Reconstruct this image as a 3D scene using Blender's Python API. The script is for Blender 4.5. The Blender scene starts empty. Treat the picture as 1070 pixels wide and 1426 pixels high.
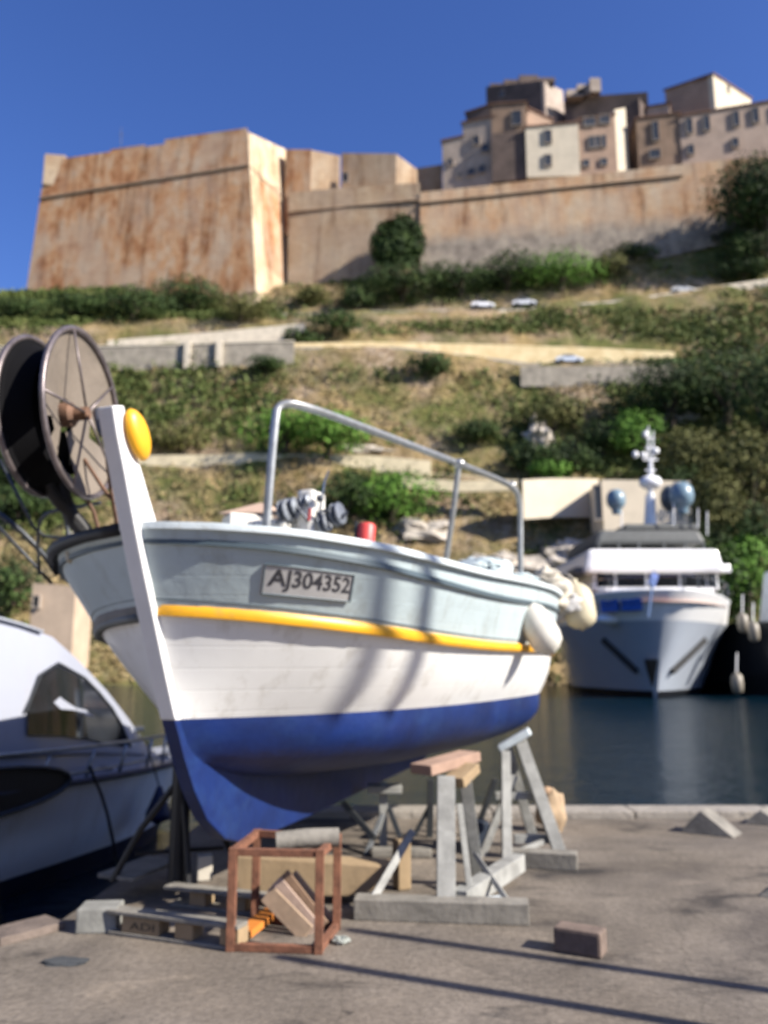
DOF = True
import bpy, bmesh, math, random
import numpy as np
from mathutils import Vector, Matrix, noise as mnoise
R = math.radians
SC = bpy.context.scene
COL = SC.collection
random.seed(7)
# ------------------------------------------------------------------ camera
TH = math.atan(209/1150); CT, ST = math.cos(TH), math.sin(TH); EYE = 1.6; F = 1150.0
cd = bpy.data.cameras.new('camera'); cam = bpy.data.objects.new('camera', cd); COL.objects.link(cam)
cam.location = (0, 0, EYE); cam.rotation_euler = (math.pi/2 + TH, 0, 0)
cd.sensor_fit = 'VERTICAL'; cd.sensor_height = 36; cd.lens = F/1426*36
cd.clip_start = .05; cd.clip_end = 3000
cd.dof.use_dof = DOF; cd.dof.focus_distance = 1.7; cd.dof.aperture_fstop = 2.5
SC.camera = cam
# ------------------------------------------------------------------ sky and sun
SUN_AZ, SUN_EL = 66.0, 33.0          # degrees right of straight behind the camera, height
sun_dir = Vector((math.sin(R(SUN_AZ))*math.cos(R(SUN_EL)), -math.cos(R(SUN_AZ))*math.cos(R(SUN_EL)), math.sin(R(SUN_EL))))
w = bpy.data.worlds.new('World'); SC.world = w; w.use_nodes = True
nt = w.node_tree; bg = nt.nodes['Background']
sky = nt.nodes.new('ShaderNodeTexSky'); sky.sky_type = 'NISHITA'; sky.sun_disc = False
sky.sun_elevation = R(SUN_EL); sky.sun_rotation = R(180-SUN_AZ); sky.altitude = 0; sky.air_density = 1.0; sky.dust_density = .5; sky.ozone_density = 5
hs = nt.nodes.new('ShaderNodeHueSaturation'); hs.inputs['Hue'].default_value = .518; hs.inputs['Saturation'].default_value = 1.16
nt.links.new(sky.outputs[0], hs.inputs['Color']); nt.links.new(hs.outputs[0], bg.inputs[0]); bg.inputs[1].default_value = .088
sl = bpy.data.lights.new('sun', 'SUN'); sl.energy = 5.0; sl.angle = R(.5); sl.color = (1, .93, .83)
so = bpy.data.objects.new('sun', sl); COL.objects.link(so); so.rotation_euler = sun_dir.to_track_quat('Z', 'Y').to_euler(); so.location = (30, -10, 40)
SC.view_settings.view_transform = 'Standard'; SC.view_settings.look = 'None'; SC.view_settings.exposure = 1.05; SC.view_settings.gamma = 1
SC.render.engine = 'CYCLES'
# ------------------------------------------------------------------ projection helpers (layout only)
def U(px, py, Y):
    a = (px-535)/F; u = (713-py)/F
    d = (a, CT-u*ST, ST+u*CT); t = Y/d[1]
    return Vector((a*t, Y, EYE+d[2]*t))
def G(px, py, z=0.0):
    a = (px-535)/F; u = (713-py)/F
    d = (a, CT-u*ST, ST+u*CT); t = (z-EYE)/d[2]
    return Vector((a*t, d[1]*t, z))
def PR(p):
    x, y, z = p; z -= EYE; d = y*CT+z*ST; v = -y*ST+z*CT
    return (535+F*x/d, 713-F*v/d)
# ------------------------------------------------------------------ materials
def mat(name, col, rough=.7, var=.25, scale=3.0, bump=.0, bscale=None, metal=0, col2=None, detail=6, spec=None, streak=None, coat=0, bd=None):
    m = bpy.data.materials.new(name); m.use_nodes = True; t = m.node_tree; N = t.nodes; L = t.links
    b = N['Principled BSDF']; b.inputs['Roughness'].default_value = rough; b.inputs['Metallic'].default_value = metal
    if spec is not None: b.inputs['Specular IOR Level'].default_value = spec
    if coat: b.inputs['Coat Weight'].default_value = coat
    tc = N.new('ShaderNodeTexCoord'); mp = N.new('ShaderNodeMapping'); L.new(tc.outputs['Object'], mp.inputs[0])
    if streak: mp.inputs['Scale'].default_value = streak
    n = N.new('ShaderNodeTexNoise'); n.inputs['Scale'].default_value = scale; n.inputs['Detail'].default_value = detail; n.inputs['Roughness'].default_value = .62
    L.new(mp.outputs[0], n.inputs['Vector'])
    rp = N.new('ShaderNodeValToRGB'); L.new(n.outputs[0], rp.inputs[0])
    c2 = col2 if col2 else tuple(c*(1-var) for c in col)
    rp.color_ramp.elements[0].position = .36; rp.color_ramp.elements[0].color = (*c2, 1)
    rp.color_ramp.elements[1].position = .62; rp.color_ramp.elements[1].color = (*col, 1)
    L.new(rp.outputs[0], b.inputs['Base Color'])
    if bump:
        n2 = N.new('ShaderNodeTexNoise'); n2.inputs['Scale'].default_value = bscale or scale*4; n2.inputs['Detail'].default_value = 5
        L.new(tc.outputs['Object'], n2.inputs['Vector'])
        bp = N.new('ShaderNodeBump'); bp.inputs['Strength'].default_value = bump; bp.inputs['Distance'].default_value = bd or (.006 if (bscale or scale*4) > 12 else .05)
        L.new(n2.outputs[0], bp.inputs['Height']); L.new(bp.outputs[0], b.inputs['Normal'])
    return m
def ramp(N, L, src, stops):
    r = N.new('ShaderNodeValToRGB'); L.new(src, r.inputs[0]); e = r.color_ramp.elements
    while len(e) < len(stops): e.new(.5)
    for k, (p, c) in enumerate(stops): e[k].position = p; e[k].color = (*c, 1)
    return r
def leafmat(name, cols, rough=.75):
    m = bpy.data.materials.new(name); m.use_nodes = True; t = m.node_tree; N = t.nodes; L = t.links
    b = N['Principled BSDF']; b.inputs['Roughness'].default_value = rough; b.inputs['Specular IOR Level'].default_value = .25
    g = N.new('ShaderNodeNewGeometry')
    tc = N.new('ShaderNodeTexCoord'); n = N.new('ShaderNodeTexNoise'); n.inputs['Scale'].default_value = .35; n.inputs['Detail'].default_value = 3
    L.new(tc.outputs['Object'], n.inputs['Vector'])
    ma = N.new('ShaderNodeMath'); ma.operation = 'MULTIPLY_ADD'; L.new(g.outputs['Random Per Island'], ma.inputs[0]); ma.inputs[1].default_value = .45
    ma2 = N.new('ShaderNodeMath'); ma2.operation = 'MULTIPLY_ADD'; L.new(n.outputs[0], ma2.inputs[0]); ma2.inputs[1].default_value = 1.5; ma2.inputs[2].default_value = -.47
    L.new(ma2.outputs[0], ma.inputs[2])
    k = len(cols); r = ramp(N, L, ma.outputs[0], [(i/(k-1)*.9+.05, c) for i, c in enumerate(cols)])
    L.new(r.outputs[0], b.inputs['Base Color'])
    return m
# ------------------------------------------------------------------ objects
def tag(o, label=None, cat=None, group=None, kind=None):
    if label: o['label'] = label
    if cat: o['category'] = cat
    if group: o['group'] = group
    if kind: o['kind'] = kind
    return o
ORI = {}
def thing(name, label, cat, loc=(0, 0, 0), group=None):
    o = bpy.data.objects.new(name, None); COL.objects.link(o); o.location = loc; o.empty_display_size = .3
    ORI[o.name] = Vector(loc); tag(o, label, cat, group); return o
class MB:
    def __init__(s): s.v = []; s.f = []
    def quad(s, *p):
        k = len(s.v); s.v += [tuple(q) for q in p]; s.f.append(tuple(range(k, k+len(p)))); return s
    def grid(s, rows, closeu=False):
        k = len(s.v); m = len(rows[0])
        for r in rows: s.v += [tuple(q) for q in r]
        for i in range(len(rows)-1):
            for j in range(m if closeu else m-1):
                j2 = (j+1) % m
                s.f.append((k+i*m+j, k+i*m+j2, k+(i+1)*m+j2, k+(i+1)*m+j))
        return s
    def hexa(s, p):      # 8 corners: bottom 4 ring, top 4 ring
        k = len(s.v); s.v += [tuple(q) for q in p]
        for f in ((0, 3, 2, 1), (4, 5, 6, 7), (0, 1, 5, 4), (1, 2, 6, 5), (2, 3, 7, 6), (3, 0, 4, 7)): s.f.append(tuple(k+i for i in f))
        return s
    def box(s, c, size, rot=None):
        c = Vector(c); h = Vector(size)/2; M = rot if rot is not None else Matrix.Identity(3)
        if isinstance(M, (int, float)): M = Matrix.Rotation(M, 3, 'Z')
        P = [c+M@Vector((x*h.x, y*h.y, z*h.z)) for z in (-1, 1) for x, y in ((-1, -1), (1, -1), (1, 1), (-1, 1))]
        return s.hexa(P)
    def bar(s, a, b, w, h=None, up=(0, 0, 1)):   # rectangular bar from a to b
        a = Vector(a); b = Vector(b); h = h or w; d = (b-a).normalized(); u = Vector(up)
        if abs(d.dot(u)) > .95: u = Vector((0, 1, 0))
        x = d.cross(u).normalized(); y = x.cross(d).normalized()
        P = [q+x*i*w/2+y*j*h/2 for q in (a, b) for i, j in ((-1, -1), (1, -1), (1, 1), (-1, 1))]
        return s.hexa(P)
    def prism(s, poly, off):     # planar polygon extruded by vector off
        k = len(s.v); n = len(poly); off = Vector(off)
        s.v += [tuple(p) for p in poly]+[tuple(Vector(p)+off) for p in poly]
        s.f.append(tuple(k+i for i in range(n))[::-1]); s.f.append(tuple(k+n+i for i in range(n)))
        for i in range(n): j = (i+1) % n; s.f.append((k+i, k+j, k+n+j, k+n+i))
        return s
    def tube(s, pts, r, n=10, smooth=0, closed=False):
        pts = [Vector(p) for p in pts]
        for _ in range(smooth):
            q = []
            m = len(pts)
            rng = range(m) if closed else range(m-1)
            if not closed: q.append(pts[0])
            for i in rng:
                a, b = pts[i], pts[(i+1) % m]; q += [a.lerp(b, .25), a.lerp(b, .75)]
            if not closed: q.append(pts[-1])
            pts = q
        rs = r if isinstance(r, (list, tuple)) else [r]*len(pts)
        if len(rs) != len(pts): rs = [rs[0]+(rs[-1]-rs[0])*i/(len(pts)-1) for i in range(len(pts))]
        rows = []; x = None; m = len(pts)
        for i, p in enumerate(pts):
            d = (pts[(i+1) % m]-pts[i-1]) if closed else (pts[min(i+1, m-1)]-pts[max(i-1, 0)])
            d.normalize()
            if x is None: x = d.orthogonal().normalized()
            x = (x-d*x.dot(d)); x = x.normalized() if x.length > 1e-6 else d.orthogonal().normalized()
            y = d.cross(x)
            rows.append([p+(x*math.cos(t)+y*math.sin(t))*rs[i] for t in [2*math.pi*k/n for k in range(n)]])
        if closed: rows.append(rows[0])
        k = len(s.v); s.grid(rows, True)
        if not closed:
            s.f.append(tuple(range(k, k+n))[::-1]); e = k+n*(len(rows)-1); s.f.append(tuple(range(e, e+n)))
        return s
    def lathe(s, prof, o, ax, n=32, skip=None, xdir=None):   # prof: (radius, offset along ax)
        o = Vector(o); ax = Vector(ax).normalized(); x = Vector(xdir).normalized() if xdir else ax.orthogonal().normalized(); y = ax.cross(x)
        k = len(s.v); m = n
        for r, h in prof:
            for j in range(n):
                t = 2*math.pi*j/n; s.v.append(tuple(o+ax*h+(x*math.cos(t)+y*math.sin(t))*r))
        for i in range(len(prof)-1):
            for j in range(n):
                if skip and skip(i, j): continue
                j2 = (j+1) % n; s.f.append((k+i*m+j, k+i*m+j2, k+(i+1)*m+j2, k+(i+1)*m+j))
        return s
    def blob(s, c, r, seed=0, n=14, amp=.25, freq=1.5, flat=False):
        c = Vector(c); rows = []
        for i in range(n+1):
            th = math.pi*i/n; row = []
            for j in range(n*2):
                ph = math.pi*j/n
                d = Vector((math.sin(th)*math.cos(ph), math.sin(th)*math.sin(ph), math.cos(th)))
                k = 1+amp*mnoise.noise(d*freq+Vector((seed*3.1, seed*1.7, 0)))+amp*.4*mnoise.noise(d*freq*3+Vector((seed, 0, 0)))
                row.append(c+Vector((d.x*r[0], d.y*r[1], d.z*r[2]))*k)
            rows.append(row)
        return s.grid(rows, True)
    def build(s, name, m, parent=None, smooth=False, bevel=0, fix=True, merge=True):
        me = bpy.data.meshes.new(name)
        off = Vector((0, 0, 0)); p = parent
        if parent is not None: off = ORI[parent.name]
        me.from_pydata([tuple(Vector(v)-off) for v in s.v], [], s.f)
        bm = bmesh.new(); bm.from_mesh(me)
        if merge: bmesh.ops.remove_doubles(bm, verts=bm.verts, dist=1e-5)
        if fix: bmesh.ops.recalc_face_normals(bm, faces=bm.faces)
        if bevel:
            ed = [e for e in bm.edges if len(e.link_faces) == 2 and e.calc_face_angle(0) > .5]
            bmesh.ops.bevel(bm, geom=ed, offset=bevel, segments=2, profile=.6, affect='EDGES', clamp_overlap=True)
        bm.to_mesh(me); bm.free()
        o = bpy.data.objects.new(name, me); COL.objects.link(o)
        for mm in (m if isinstance(m, (list, tuple)) else [m]): me.materials.append(mm)
        if smooth:
            for pl in me.polygons: pl.use_smooth = True
            if smooth == 'auto':
                try: me.set_sharp_from_angle(angle=R(35))
                except Exception: pass
        if parent is not None: o.parent = parent; ORI[o.name] = off
        return o
def quads_mesh(name, V, m, parent=None):
    """V: (n,4,3) array of separate quads"""
    off = np.array(ORI[parent.name]) if parent is not None else np.zeros(3)
    V = (V-off).astype(np.float32); n = len(V)
    me = bpy.data.meshes.new(name); me.vertices.add(n*4); me.vertices.foreach_set('co', V.ravel())
    me.loops.add(n*4); me.loops.foreach_set('vertex_index', np.arange(n*4, dtype=np.int32))
    me.polygons.add(n); me.polygons.foreach_set('loop_start', np.arange(0, n*4, 4, dtype=np.int32))
    try: me.polygons.foreach_set('loop_total', np.full(n, 4, dtype=np.int32))
    except Exception: pass
    me.update(calc_edges=True); me.materials.append(m)
    o = bpy.data.objects.new(name, me); COL.objects.link(o)
    if parent is not None: o.parent = parent; ORI[o.name] = ORI[parent.name]
    return o
RNG = np.random.default_rng(11)
def leafquads(C, size, nrm=None, up=.35):
    """leaf quads round centres C with normals leaning outwards (nrm) and up"""
    n = len(C); N = RNG.normal(size=(n, 3)); N /= np.linalg.norm(N, axis=1)[:, None]
    if nrm is not None: N = N*.75+nrm
    N[:, 2] += up; N /= np.linalg.norm(N, axis=1)[:, None]
    T = np.cross(N, RNG.normal(size=(n, 3))); T /= np.linalg.norm(T, axis=1)[:, None]; Bt = np.cross(N, T)
    s = (size*RNG.uniform(.5, 1.25, n))[:, None]; a = RNG.uniform(.45, .9, n)[:, None]
    return np.stack([C-T*s, C-Bt*s*a, C+T*s, C+Bt*s*a], 1)
def crown(c, r, n, size, lumps=9, core=None):
    """points over a lumpy crown of several overlapping blobs"""
    c = np.array(c); r = np.array(r); out = []; nr = []
    cs = []
    for k in range(lumps):
        d = RNG.normal(size=3); d /= np.linalg.norm(d); d[2] = abs(d[2])*.9-.25
        cs.append((c+d*r*RNG.uniform(.35, .62), r*RNG.uniform(.38, .6)))
    cs.append((c, r*.72))
    w_ = np.array([np.prod(q[1])**(2/3) for q in cs]); w_ /= w_.sum()
    for (q, rr), ww in zip(cs, w_):
        m = int(n*ww)+1
        D = RNG.normal(size=(m, 3)); D /= np.linalg.norm(D, axis=1)[:, None]
        k = RNG.uniform(.72, 1.06, m)[:, None]
        out.append(q+D*rr*k); nr.append(D)
    return leafquads(np.vstack(out), size, np.vstack(nr))

def grime(m, amt=.35, streak=(3, 3, .5), sc=2.0, col=(.30, .27, .22), seams=None, lo=.52, hi=.72):
    """dirt, run marks and scuffs over a painted surface; optional plank seams every `seams` metres of height"""
    t = m.node_tree; N = t.nodes; L = t.links; b = N['Principled BSDF']; src = b.inputs['Base Color'].links[0].from_socket
    tc = N.new('ShaderNodeTexCoord'); mp = N.new('ShaderNodeMapping'); mp.inputs['Scale'].default_value = streak; L.new(tc.outputs['Object'], mp.inputs[0])
    n = N.new('ShaderNodeTexNoise'); n.inputs['Scale'].default_value = sc; n.inputs['Detail'].default_value = 8; n.inputs['Roughness'].default_value = .7; L.new(mp.outputs[0], n.inputs['Vector'])
    r = N.new('ShaderNodeMapRange'); L.new(n.outputs[0], r.inputs[0]); r.inputs[1].default_value = lo; r.inputs[2].default_value = hi; r.inputs[4].default_value = amt
    mx = N.new('ShaderNodeMix'); mx.data_type = 'RGBA'; L.new(r.outputs[0], mx.inputs['Factor']); L.new(src, mx.inputs['A']); mx.inputs['B'].default_value = (*col, 1); L.new(mx.outputs['Result'], b.inputs['Base Color'])
    if seams:
        sp = N.new('ShaderNodeSeparateXYZ'); L.new(tc.outputs['Object'], sp.inputs[0]); w_ = N.new('ShaderNodeMath'); w_.operation = 'PINGPONG'; L.new(sp.outputs[2], w_.inputs[0]); w_.inputs[1].default_value = seams/2
        s_ = N.new('ShaderNodeMapRange'); L.new(w_.outputs[0], s_.inputs[0]); s_.inputs[1].default_value = 0; s_.inputs[2].default_value = .006; bp = N.new('ShaderNodeBump'); bp.inputs['Distance'].default_value = .004; bp.inputs['Strength'].default_value = .22
        L.new(s_.outputs[0], bp.inputs['Height'])
        if b.inputs['Normal'].links: L.new(b.inputs['Normal'].links[0].from_socket, bp.inputs['Normal'])
        L.new(bp.outputs[0], b.inputs['Normal'])
    return m
# ================================================================== hillside
PX = [-600, -150, 0, 200, 420, 560, 740, 830, 900, 1000, 1100, 1700]
ROWS = [  # (distance, picture row of the ground at each of PX; None = same height as the row before, a flat)
 (86,  None),
 (88,  [946]*12),
 (93,  [860, 860, 855, 840, 850, 850, 840, 845, 860, 850, 845, 845]),
 (99,  [770, 765, 765, 752, 760, 770, 775, 770, 770, 760, 750, 750]),
 (102, [715, 712, 712, 706, 705, 722, 742, 742, 745, 700, 690, 690]),
 (104, [690, 690, 690, 680, 672, 676, 722, 722, 722, 680, 660, 660]),
 (107, [640, 640, 640, 638, 634, 655, 672, 666, 662, 640, 620, 620]),
 (109, 'flat'),
 (119, [520, 520, 518, 512, 506, 503, 536, 534, 530, 532, 528, 528]),
 (120, [492, 492, 490, 484, 484, 484, 508, 506, 504, 502, 500, 500]),
 (125, 'flat'),
 (130, [455, 455, 456, 455, 452, 468, 476, 476, 476, 474, 470, 470]),
 (139, [442, 442, 442, 440, 437, 434, 429, 422, 415, 402, 390, 370]),
 (143, 'flat'),
 (151, [412, 412, 412, 409, 406, 400, 378, 366, 352, 330, 318, 300]),
 (154, [408, 408, 408, 404, 400, 392, 366, 352, 345, 318, 300, 285]),
 (320, 'flat'),
]
ys = []; xs = []; zs = []
for Y, row in ROWS:
    if row is None: x = [ (p-535)/F*Y for p in PX]; z = [-2.2]*12
    elif row == 'flat': x = [q*Y/ys[-1] for q in xs[-1]]; z = list(zs[-1])
    else:
        pts = [U(p, q, Y) for p, q in zip(PX, row)]; x = [p.x for p in pts]; z = [p.z for p in pts]
    ys.append(Y); xs.append(x); zs.append(z)
GX = np.arange(-170, 190, 1.2)
GYl = [86+i*.8 for i in range(0, 90)]+[158+i*6 for i in range(28)]
GYl = sorted(set(GYl+[float(y) for y in ys])); GY = np.array(GYl)
ZR = np.array([np.interp(GX, x, z) for x, z in zip(xs, zs)])       # rows x GX
HZ = np.zeros((len(GY), len(GX)))
for j in range(len(GX)): HZ[:, j] = np.interp(GY, ys, ZR[:, j])
slopeY = np.gradient(HZ, GY, axis=0)
for i, y in enumerate(GY):
    for j, x in enumerate(GX):
        a = 1.0 if slopeY[i, j] > .25 else .15
        if y > 160: a = .3
        HZ[i, j] += a*(1.1*mnoise.noise(Vector((x*.09, y*.09, 1)))+.6*mnoise.noise(Vector((x*.3, y*.3, 5)))+.3*mnoise.noise(Vector((x*.9, y*.9, 9))))*(1 if y > 88.5 else .4)
def HT(x, y):
    x = np.asarray(x, float); y = np.asarray(y, float)
    fi = np.clip(np.interp(y, GY, np.arange(len(GY))), 0, len(GY)-1.001); fj = np.clip((x-GX[0])/1.2, 0, len(GX)-1.001)
    i = fi.astype(int); j = fj.astype(int); a = fi-i; b = fj-j
    return (HZ[i, j]*(1-a)*(1-b)+HZ[i+1, j]*a*(1-b)+HZ[i, j+1]*(1-a)*b+HZ[i+1, j+1]*a*b)
def hill(px, py):          # where the ray of a picture point meets the hillside
    a = (px-535)/F; u = (713-py)/F; d = (a, CT-u*ST, ST+u*CT)
    Y = np.arange(86.5, 200, .2); z = EYE+d[2]/d[1]*Y; x = a/d[1]*Y
    h = HT(x, Y); k = np.nonzero(h >= z)[0]
    k = k[0] if len(k) else len(Y)-1
    return Vector((x[k], Y[k], float(h[k])))
def terrain_mat():
    m = bpy.data.materials.new('dry hillside'); m.use_nodes = True; t = m.node_tree; N = t.nodes; L = t.links
    b = N['Principled BSDF']; b.inputs['Roughness'].default_value = .95; b.inputs['Specular IOR Level'].default_value = .1
    tc = N.new('ShaderNodeTexCoord')
    def nz(sc, d=5):
        n = N.new('ShaderNodeTexNoise'); n.inputs['Scale'].default_value = sc; n.inputs['Detail'].default_value = d; n.inputs['Roughness'].default_value = .65
        L.new(tc.outputs['Object'], n.inputs['Vector']); return n.outputs[0]
    r1 = ramp(N, L, nz(.35), [(.3, (0.0858, 0.0663, 0.0273)), (.45, (0.203, 0.148, 0.0663)), (.58, (0.328, 0.242, 0.117)), (.7, (0.257, 0.172, 0.101))])
    r2 = ramp(N, L, nz(.12), [(.42, (0, 0, 0)), (.6, (1, 1, 1))])
    r3 = ramp(N, L, nz(1.4), [(.3, (0.101, 0.0624, 0.039)), (.5, (0.281, 0.211, 0.14)), (.72, (0.39, 0.328, 0.25))])
    mx = N.new('ShaderNodeMix'); mx.data_type = 'RGBA'; L.new(r2.outputs[0], mx.inputs['Factor']); L.new(r1.outputs[0], mx.inputs['A']); L.new(r3.outputs[0], mx.inputs['B'])
    gm = ramp(N, L, nz(.075, 6), [(.44, (0, 0, 0)), (.6, (1, 1, 1))]); gc = ramp(N, L, nz(.5, 4), [(.3, (.05, .065, .02)), (.7, (.15, .15, .05))])
    m2 = N.new('ShaderNodeMix'); m2.data_type = 'RGBA'; L.new(gm.outputs[0], m2.inputs['Factor']); L.new(mx.outputs['Result'], m2.inputs['A']); L.new(gc.outputs[0], m2.inputs['B'])
    L.new(m2.outputs['Result'], b.inputs['Base Color'])
    bp = N.new('ShaderNodeBump'); bp.inputs['Strength'].default_value = 1; bp.inputs['Distance'].default_value = .5; L.new(nz(1.2), bp.inputs['Height']); L.new(bp.outputs[0], b.inputs['Normal'])
    return m
mb = MB(); mb.grid([[(x, y, HZ[i, j]) for j, x in enumerate(GX)] for i, y in enumerate(GY)])
tag(mb.build('hillside', terrain_mat(), smooth=True, merge=False), kind='structure')
# ---- low scrub: far too many tufts to count
def region(px, py, lst):   # strongest ellipse weight at a picture point
    v = np.zeros_like(px)
    for x, y, rx, ry, s_ in lst: v = np.maximum(v, s_*np.clip(1.6-(((px-x)/rx)**2+((py-y)/ry)**2), 0, 1))
    return v
nS = 30000
sx = RNG.uniform(-75, 75, nS*2); sy = RNG.uniform(87.5, 154, nS*2); sz = HT(sx, sy)
dd = sy*CT+(sz-EYE)*ST; ppx = 535+F*sx/dd; ppy = 713-F*(-sy*ST+(sz-EYE)*CT)/dd
vis = (ppx > -60) & (ppx < 1130)
GREEN = [(110, 435, 260, 34, .9), (260, 560, 130, 50, .9), (610, 385, 150, 28, .8), (600, 452, 220, 28, .6), (1000, 560, 130, 120, 1), (1010, 740, 120, 130, 1), (780, 610, 90, 60, .8), (40, 640, 100, 90, .8), (470, 470, 70, 30, .8), (1040, 440, 60, 60, .7), (560, 700, 90, 50, .6), (600, 515, 130, 22, .45), (880, 440, 150, 30, .45)]
BARE = [(300, 465, 260, 22, 1), (650, 490, 300, 24, 1.3), (820, 418, 220, 13, 1.2), (560, 438, 160, 13, 1.2), (420, 638, 260, 14, 1.2), (720, 670, 110, 18, 1), (560, 700, 80, 16, .3), (640, 755, 90, 35, .8), (840, 775, 70, 30, .8), (980, 400, 90, 8, 1), (560, 560, 100, 30, .35), (300, 690, 130, 40, .25), (950, 352, 90, 20, .6)]
g = region(ppx, ppy, GREEN); ba = region(ppx, ppy, BARE)
nn = np.array([mnoise.noise(Vector((x*.16, y*.16, 3))) for x, y in zip(sx, sy)])
u_ = RNG.uniform(0, 1, nS*2)
keepg = vis & (u_ < (g*1.15+.08+nn*.8)*(1-ba)); keepd = vis & ~keepg & (u_ < (.55-nn*.5)*(1-ba*.9))
def tufts(mask, name, m, label, k, size, h):
    C = np.stack([sx[mask], sy[mask], sz[mask]], 1); C = np.repeat(C, k, 0)
    C += RNG.normal(size=C.shape)*np.array([h*.55, h*.55, h*.32]); C[:, 2] += h*.4
    o = quads_mesh(name, leafquads(C, size*.8, up=.5), m); tag(o, label, 'scrub', kind='stuff')
MG = leafmat('olive scrub', [(.04, .062, .016), (.075, .105, .026), (.12, .15, .042), (.19, .20, .07)])
MD = leafmat('dry grass', [(.13, .10, .05), (.24, .185, .09), (.36, .28, .14), (.46, .37, .2)])
tufts(keepg, 'scrub', MG, 'low olive green scrub covering the hillside', 9, .36, .9)
tufts(keepd, 'dry_grass', MD, 'tufts of dry yellow and brown grass on the slope', 6, .26, .5)
# ---- shrubs and trees one can tell apart: px, py, rx, ry (picture size), shade, kind
LD = leafmat('dark evergreen leaves', [(.010, .019, .007), (.022, .040, .012), (.042, .075, .018), (.075, .12, .03)])
LB = leafmat('bright green leaves', [(.035, .075, .012), (.07, .155, .02), (.11, .23, .03), (.15, .29, .045)])
LO = leafmat('olive leaves', [(.04, .045, .015), (.085, .09, .025), (.14, .14, .045), (.2, .19, .07)])
WOOD = mat('bark', (0.078, 0.0585, 0.039), .9, .4, 6, .6)
SH = [
 (25, 432, 50, 18, LD, 'dark shrub at the left foot of the big bastion, cut by the picture edge'),
 (105, 428, 52, 20, LD, 'dark green shrub under the left corner turret of the bastion'),
 (185, 422, 58, 26, LD, 'broad dark shrub below the middle of the orange bastion face'),
 (265, 415, 55, 27, LD, 'tall rounded shrub against the foot of the orange bastion face'),
 (335, 428, 45, 22, LO, 'olive shrub near the bright corner of the bastion'),
 (438, 412, 26, 14, LO, 'small olive shrub right of the bastion corner'),
 (415, 470, 26, 13, LD, 'low dark shrub where the pale ramp ends'),
 (462, 450, 40, 22, LD, 'dark shrub just right of the pale ramp'),
 (500, 415, 30, 18, LD, 'dark shrub left of the ivy tree foot'),
 (560, 395, 62, 28, LD, 'wide dark green shrub at the foot of the ivy tree'),
 (640, 388, 58, 26, LD, 'dark green shrub left in the row above the white cars'),
 (705, 378, 50, 28, LD, 'dark green shrub between the ivy tree row and the bright shrub'),
 (780, 378, 50, 26, LB, 'bright green shrub under the grey foot of the rampart'),
 (850, 372, 34, 18, LO, 'olive shrub right of the bright shrub under the rampart'),
 (882, 352, 38, 13, LD, 'flat dark shrub at the rampart foot near the town end'),
 (370, 508, 30, 14, LD, 'small dark shrub just below the left road wall'),
 (592, 508, 36, 18, LD, 'dark shrub below the sandy bank'),
 (395, 600, 58, 32, LB, 'bright green mound left of and behind the tall rail post'),
 (455, 606, 48, 32, LB, 'bright green mound seen through the rail frame'),
 (480, 690, 48, 34, LD, 'dark green mound behind the winch'),
 (545, 694, 56, 36, LB, 'big bright green mound above the red canister'),
 (664, 600, 37, 20, LD, 'small dark round bush alone on the dry slope'),
 (770, 578, 48, 27, LO, 'brownish olive bush above the cream wall'),
 (735, 640, 40, 28, LD, 'dark bush over the left end of the cream wall'),
 (790, 640, 44, 28, LD, 'dark bush over the middle of the cream wall'),
 (765, 655, 30, 14, LB, 'bright green low bush on top of the cream wall'),
 (840, 610, 34, 30, LD, 'dark bush left of the bright round tree'),
 (1050, 352, 52, 30, LD, 'dark shrub mass filling the corner under the large right tree'),
 (1035, 376, 42, 18, LD, 'dark shrub under the large tree at the right edge'),
 (1020, 332, 30, 12, LD, 'low dark shrub between the rampart end and the right edge'),
 (968, 256, 34, 20, LO, 'olive shrub growing on the rampart slope below the pink row'),
 (255, 610, 50, 24, LO, 'olive shrub right of the yellow cheek of the stem'),
 (30, 640, 60, 45, LD, 'dark shrub behind the net hauler'),
 (15, 815, 45, 40, LD, 'dark shrub on the shore left of the peach building'),
 (25, 700, 50, 30, LD, 'dark shrub low behind the bow pulpit'),
]
TR = [
 (893, 604, 50, 42, LB, 'bright green round tree behind the yacht mast'),
 (935, 545, 55, 40, LD, 'dark tree above and right of the bright round tree'),
 (1010, 530, 62, 48, LD, 'dark broad tree at mid height by the right edge'),
 (1070, 560, 50, 60, LD, 'dark tree cut by the right edge at mid height'),
 (960, 640, 45, 42, LO, 'olive brown tree right of the bright round tree'),
 (1045, 650, 55, 50, LO, 'olive tree at the right edge above the yacht'),
 (1000, 715, 40, 55, LO, 'pointed olive tree directly right of the yacht dome'),
 (950, 700, 36, 50, LD, 'dark tree behind the satellite domes'),
 (1050, 740, 40, 45, LD, 'dark tree low at the right edge'),
 (1040, 800, 45, 50, LB, 'bright green tree low at the right edge beside the yacht'),
 (985, 800, 40, 60, LD, 'dark tree just behind the yacht wheelhouse'),
]
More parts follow.
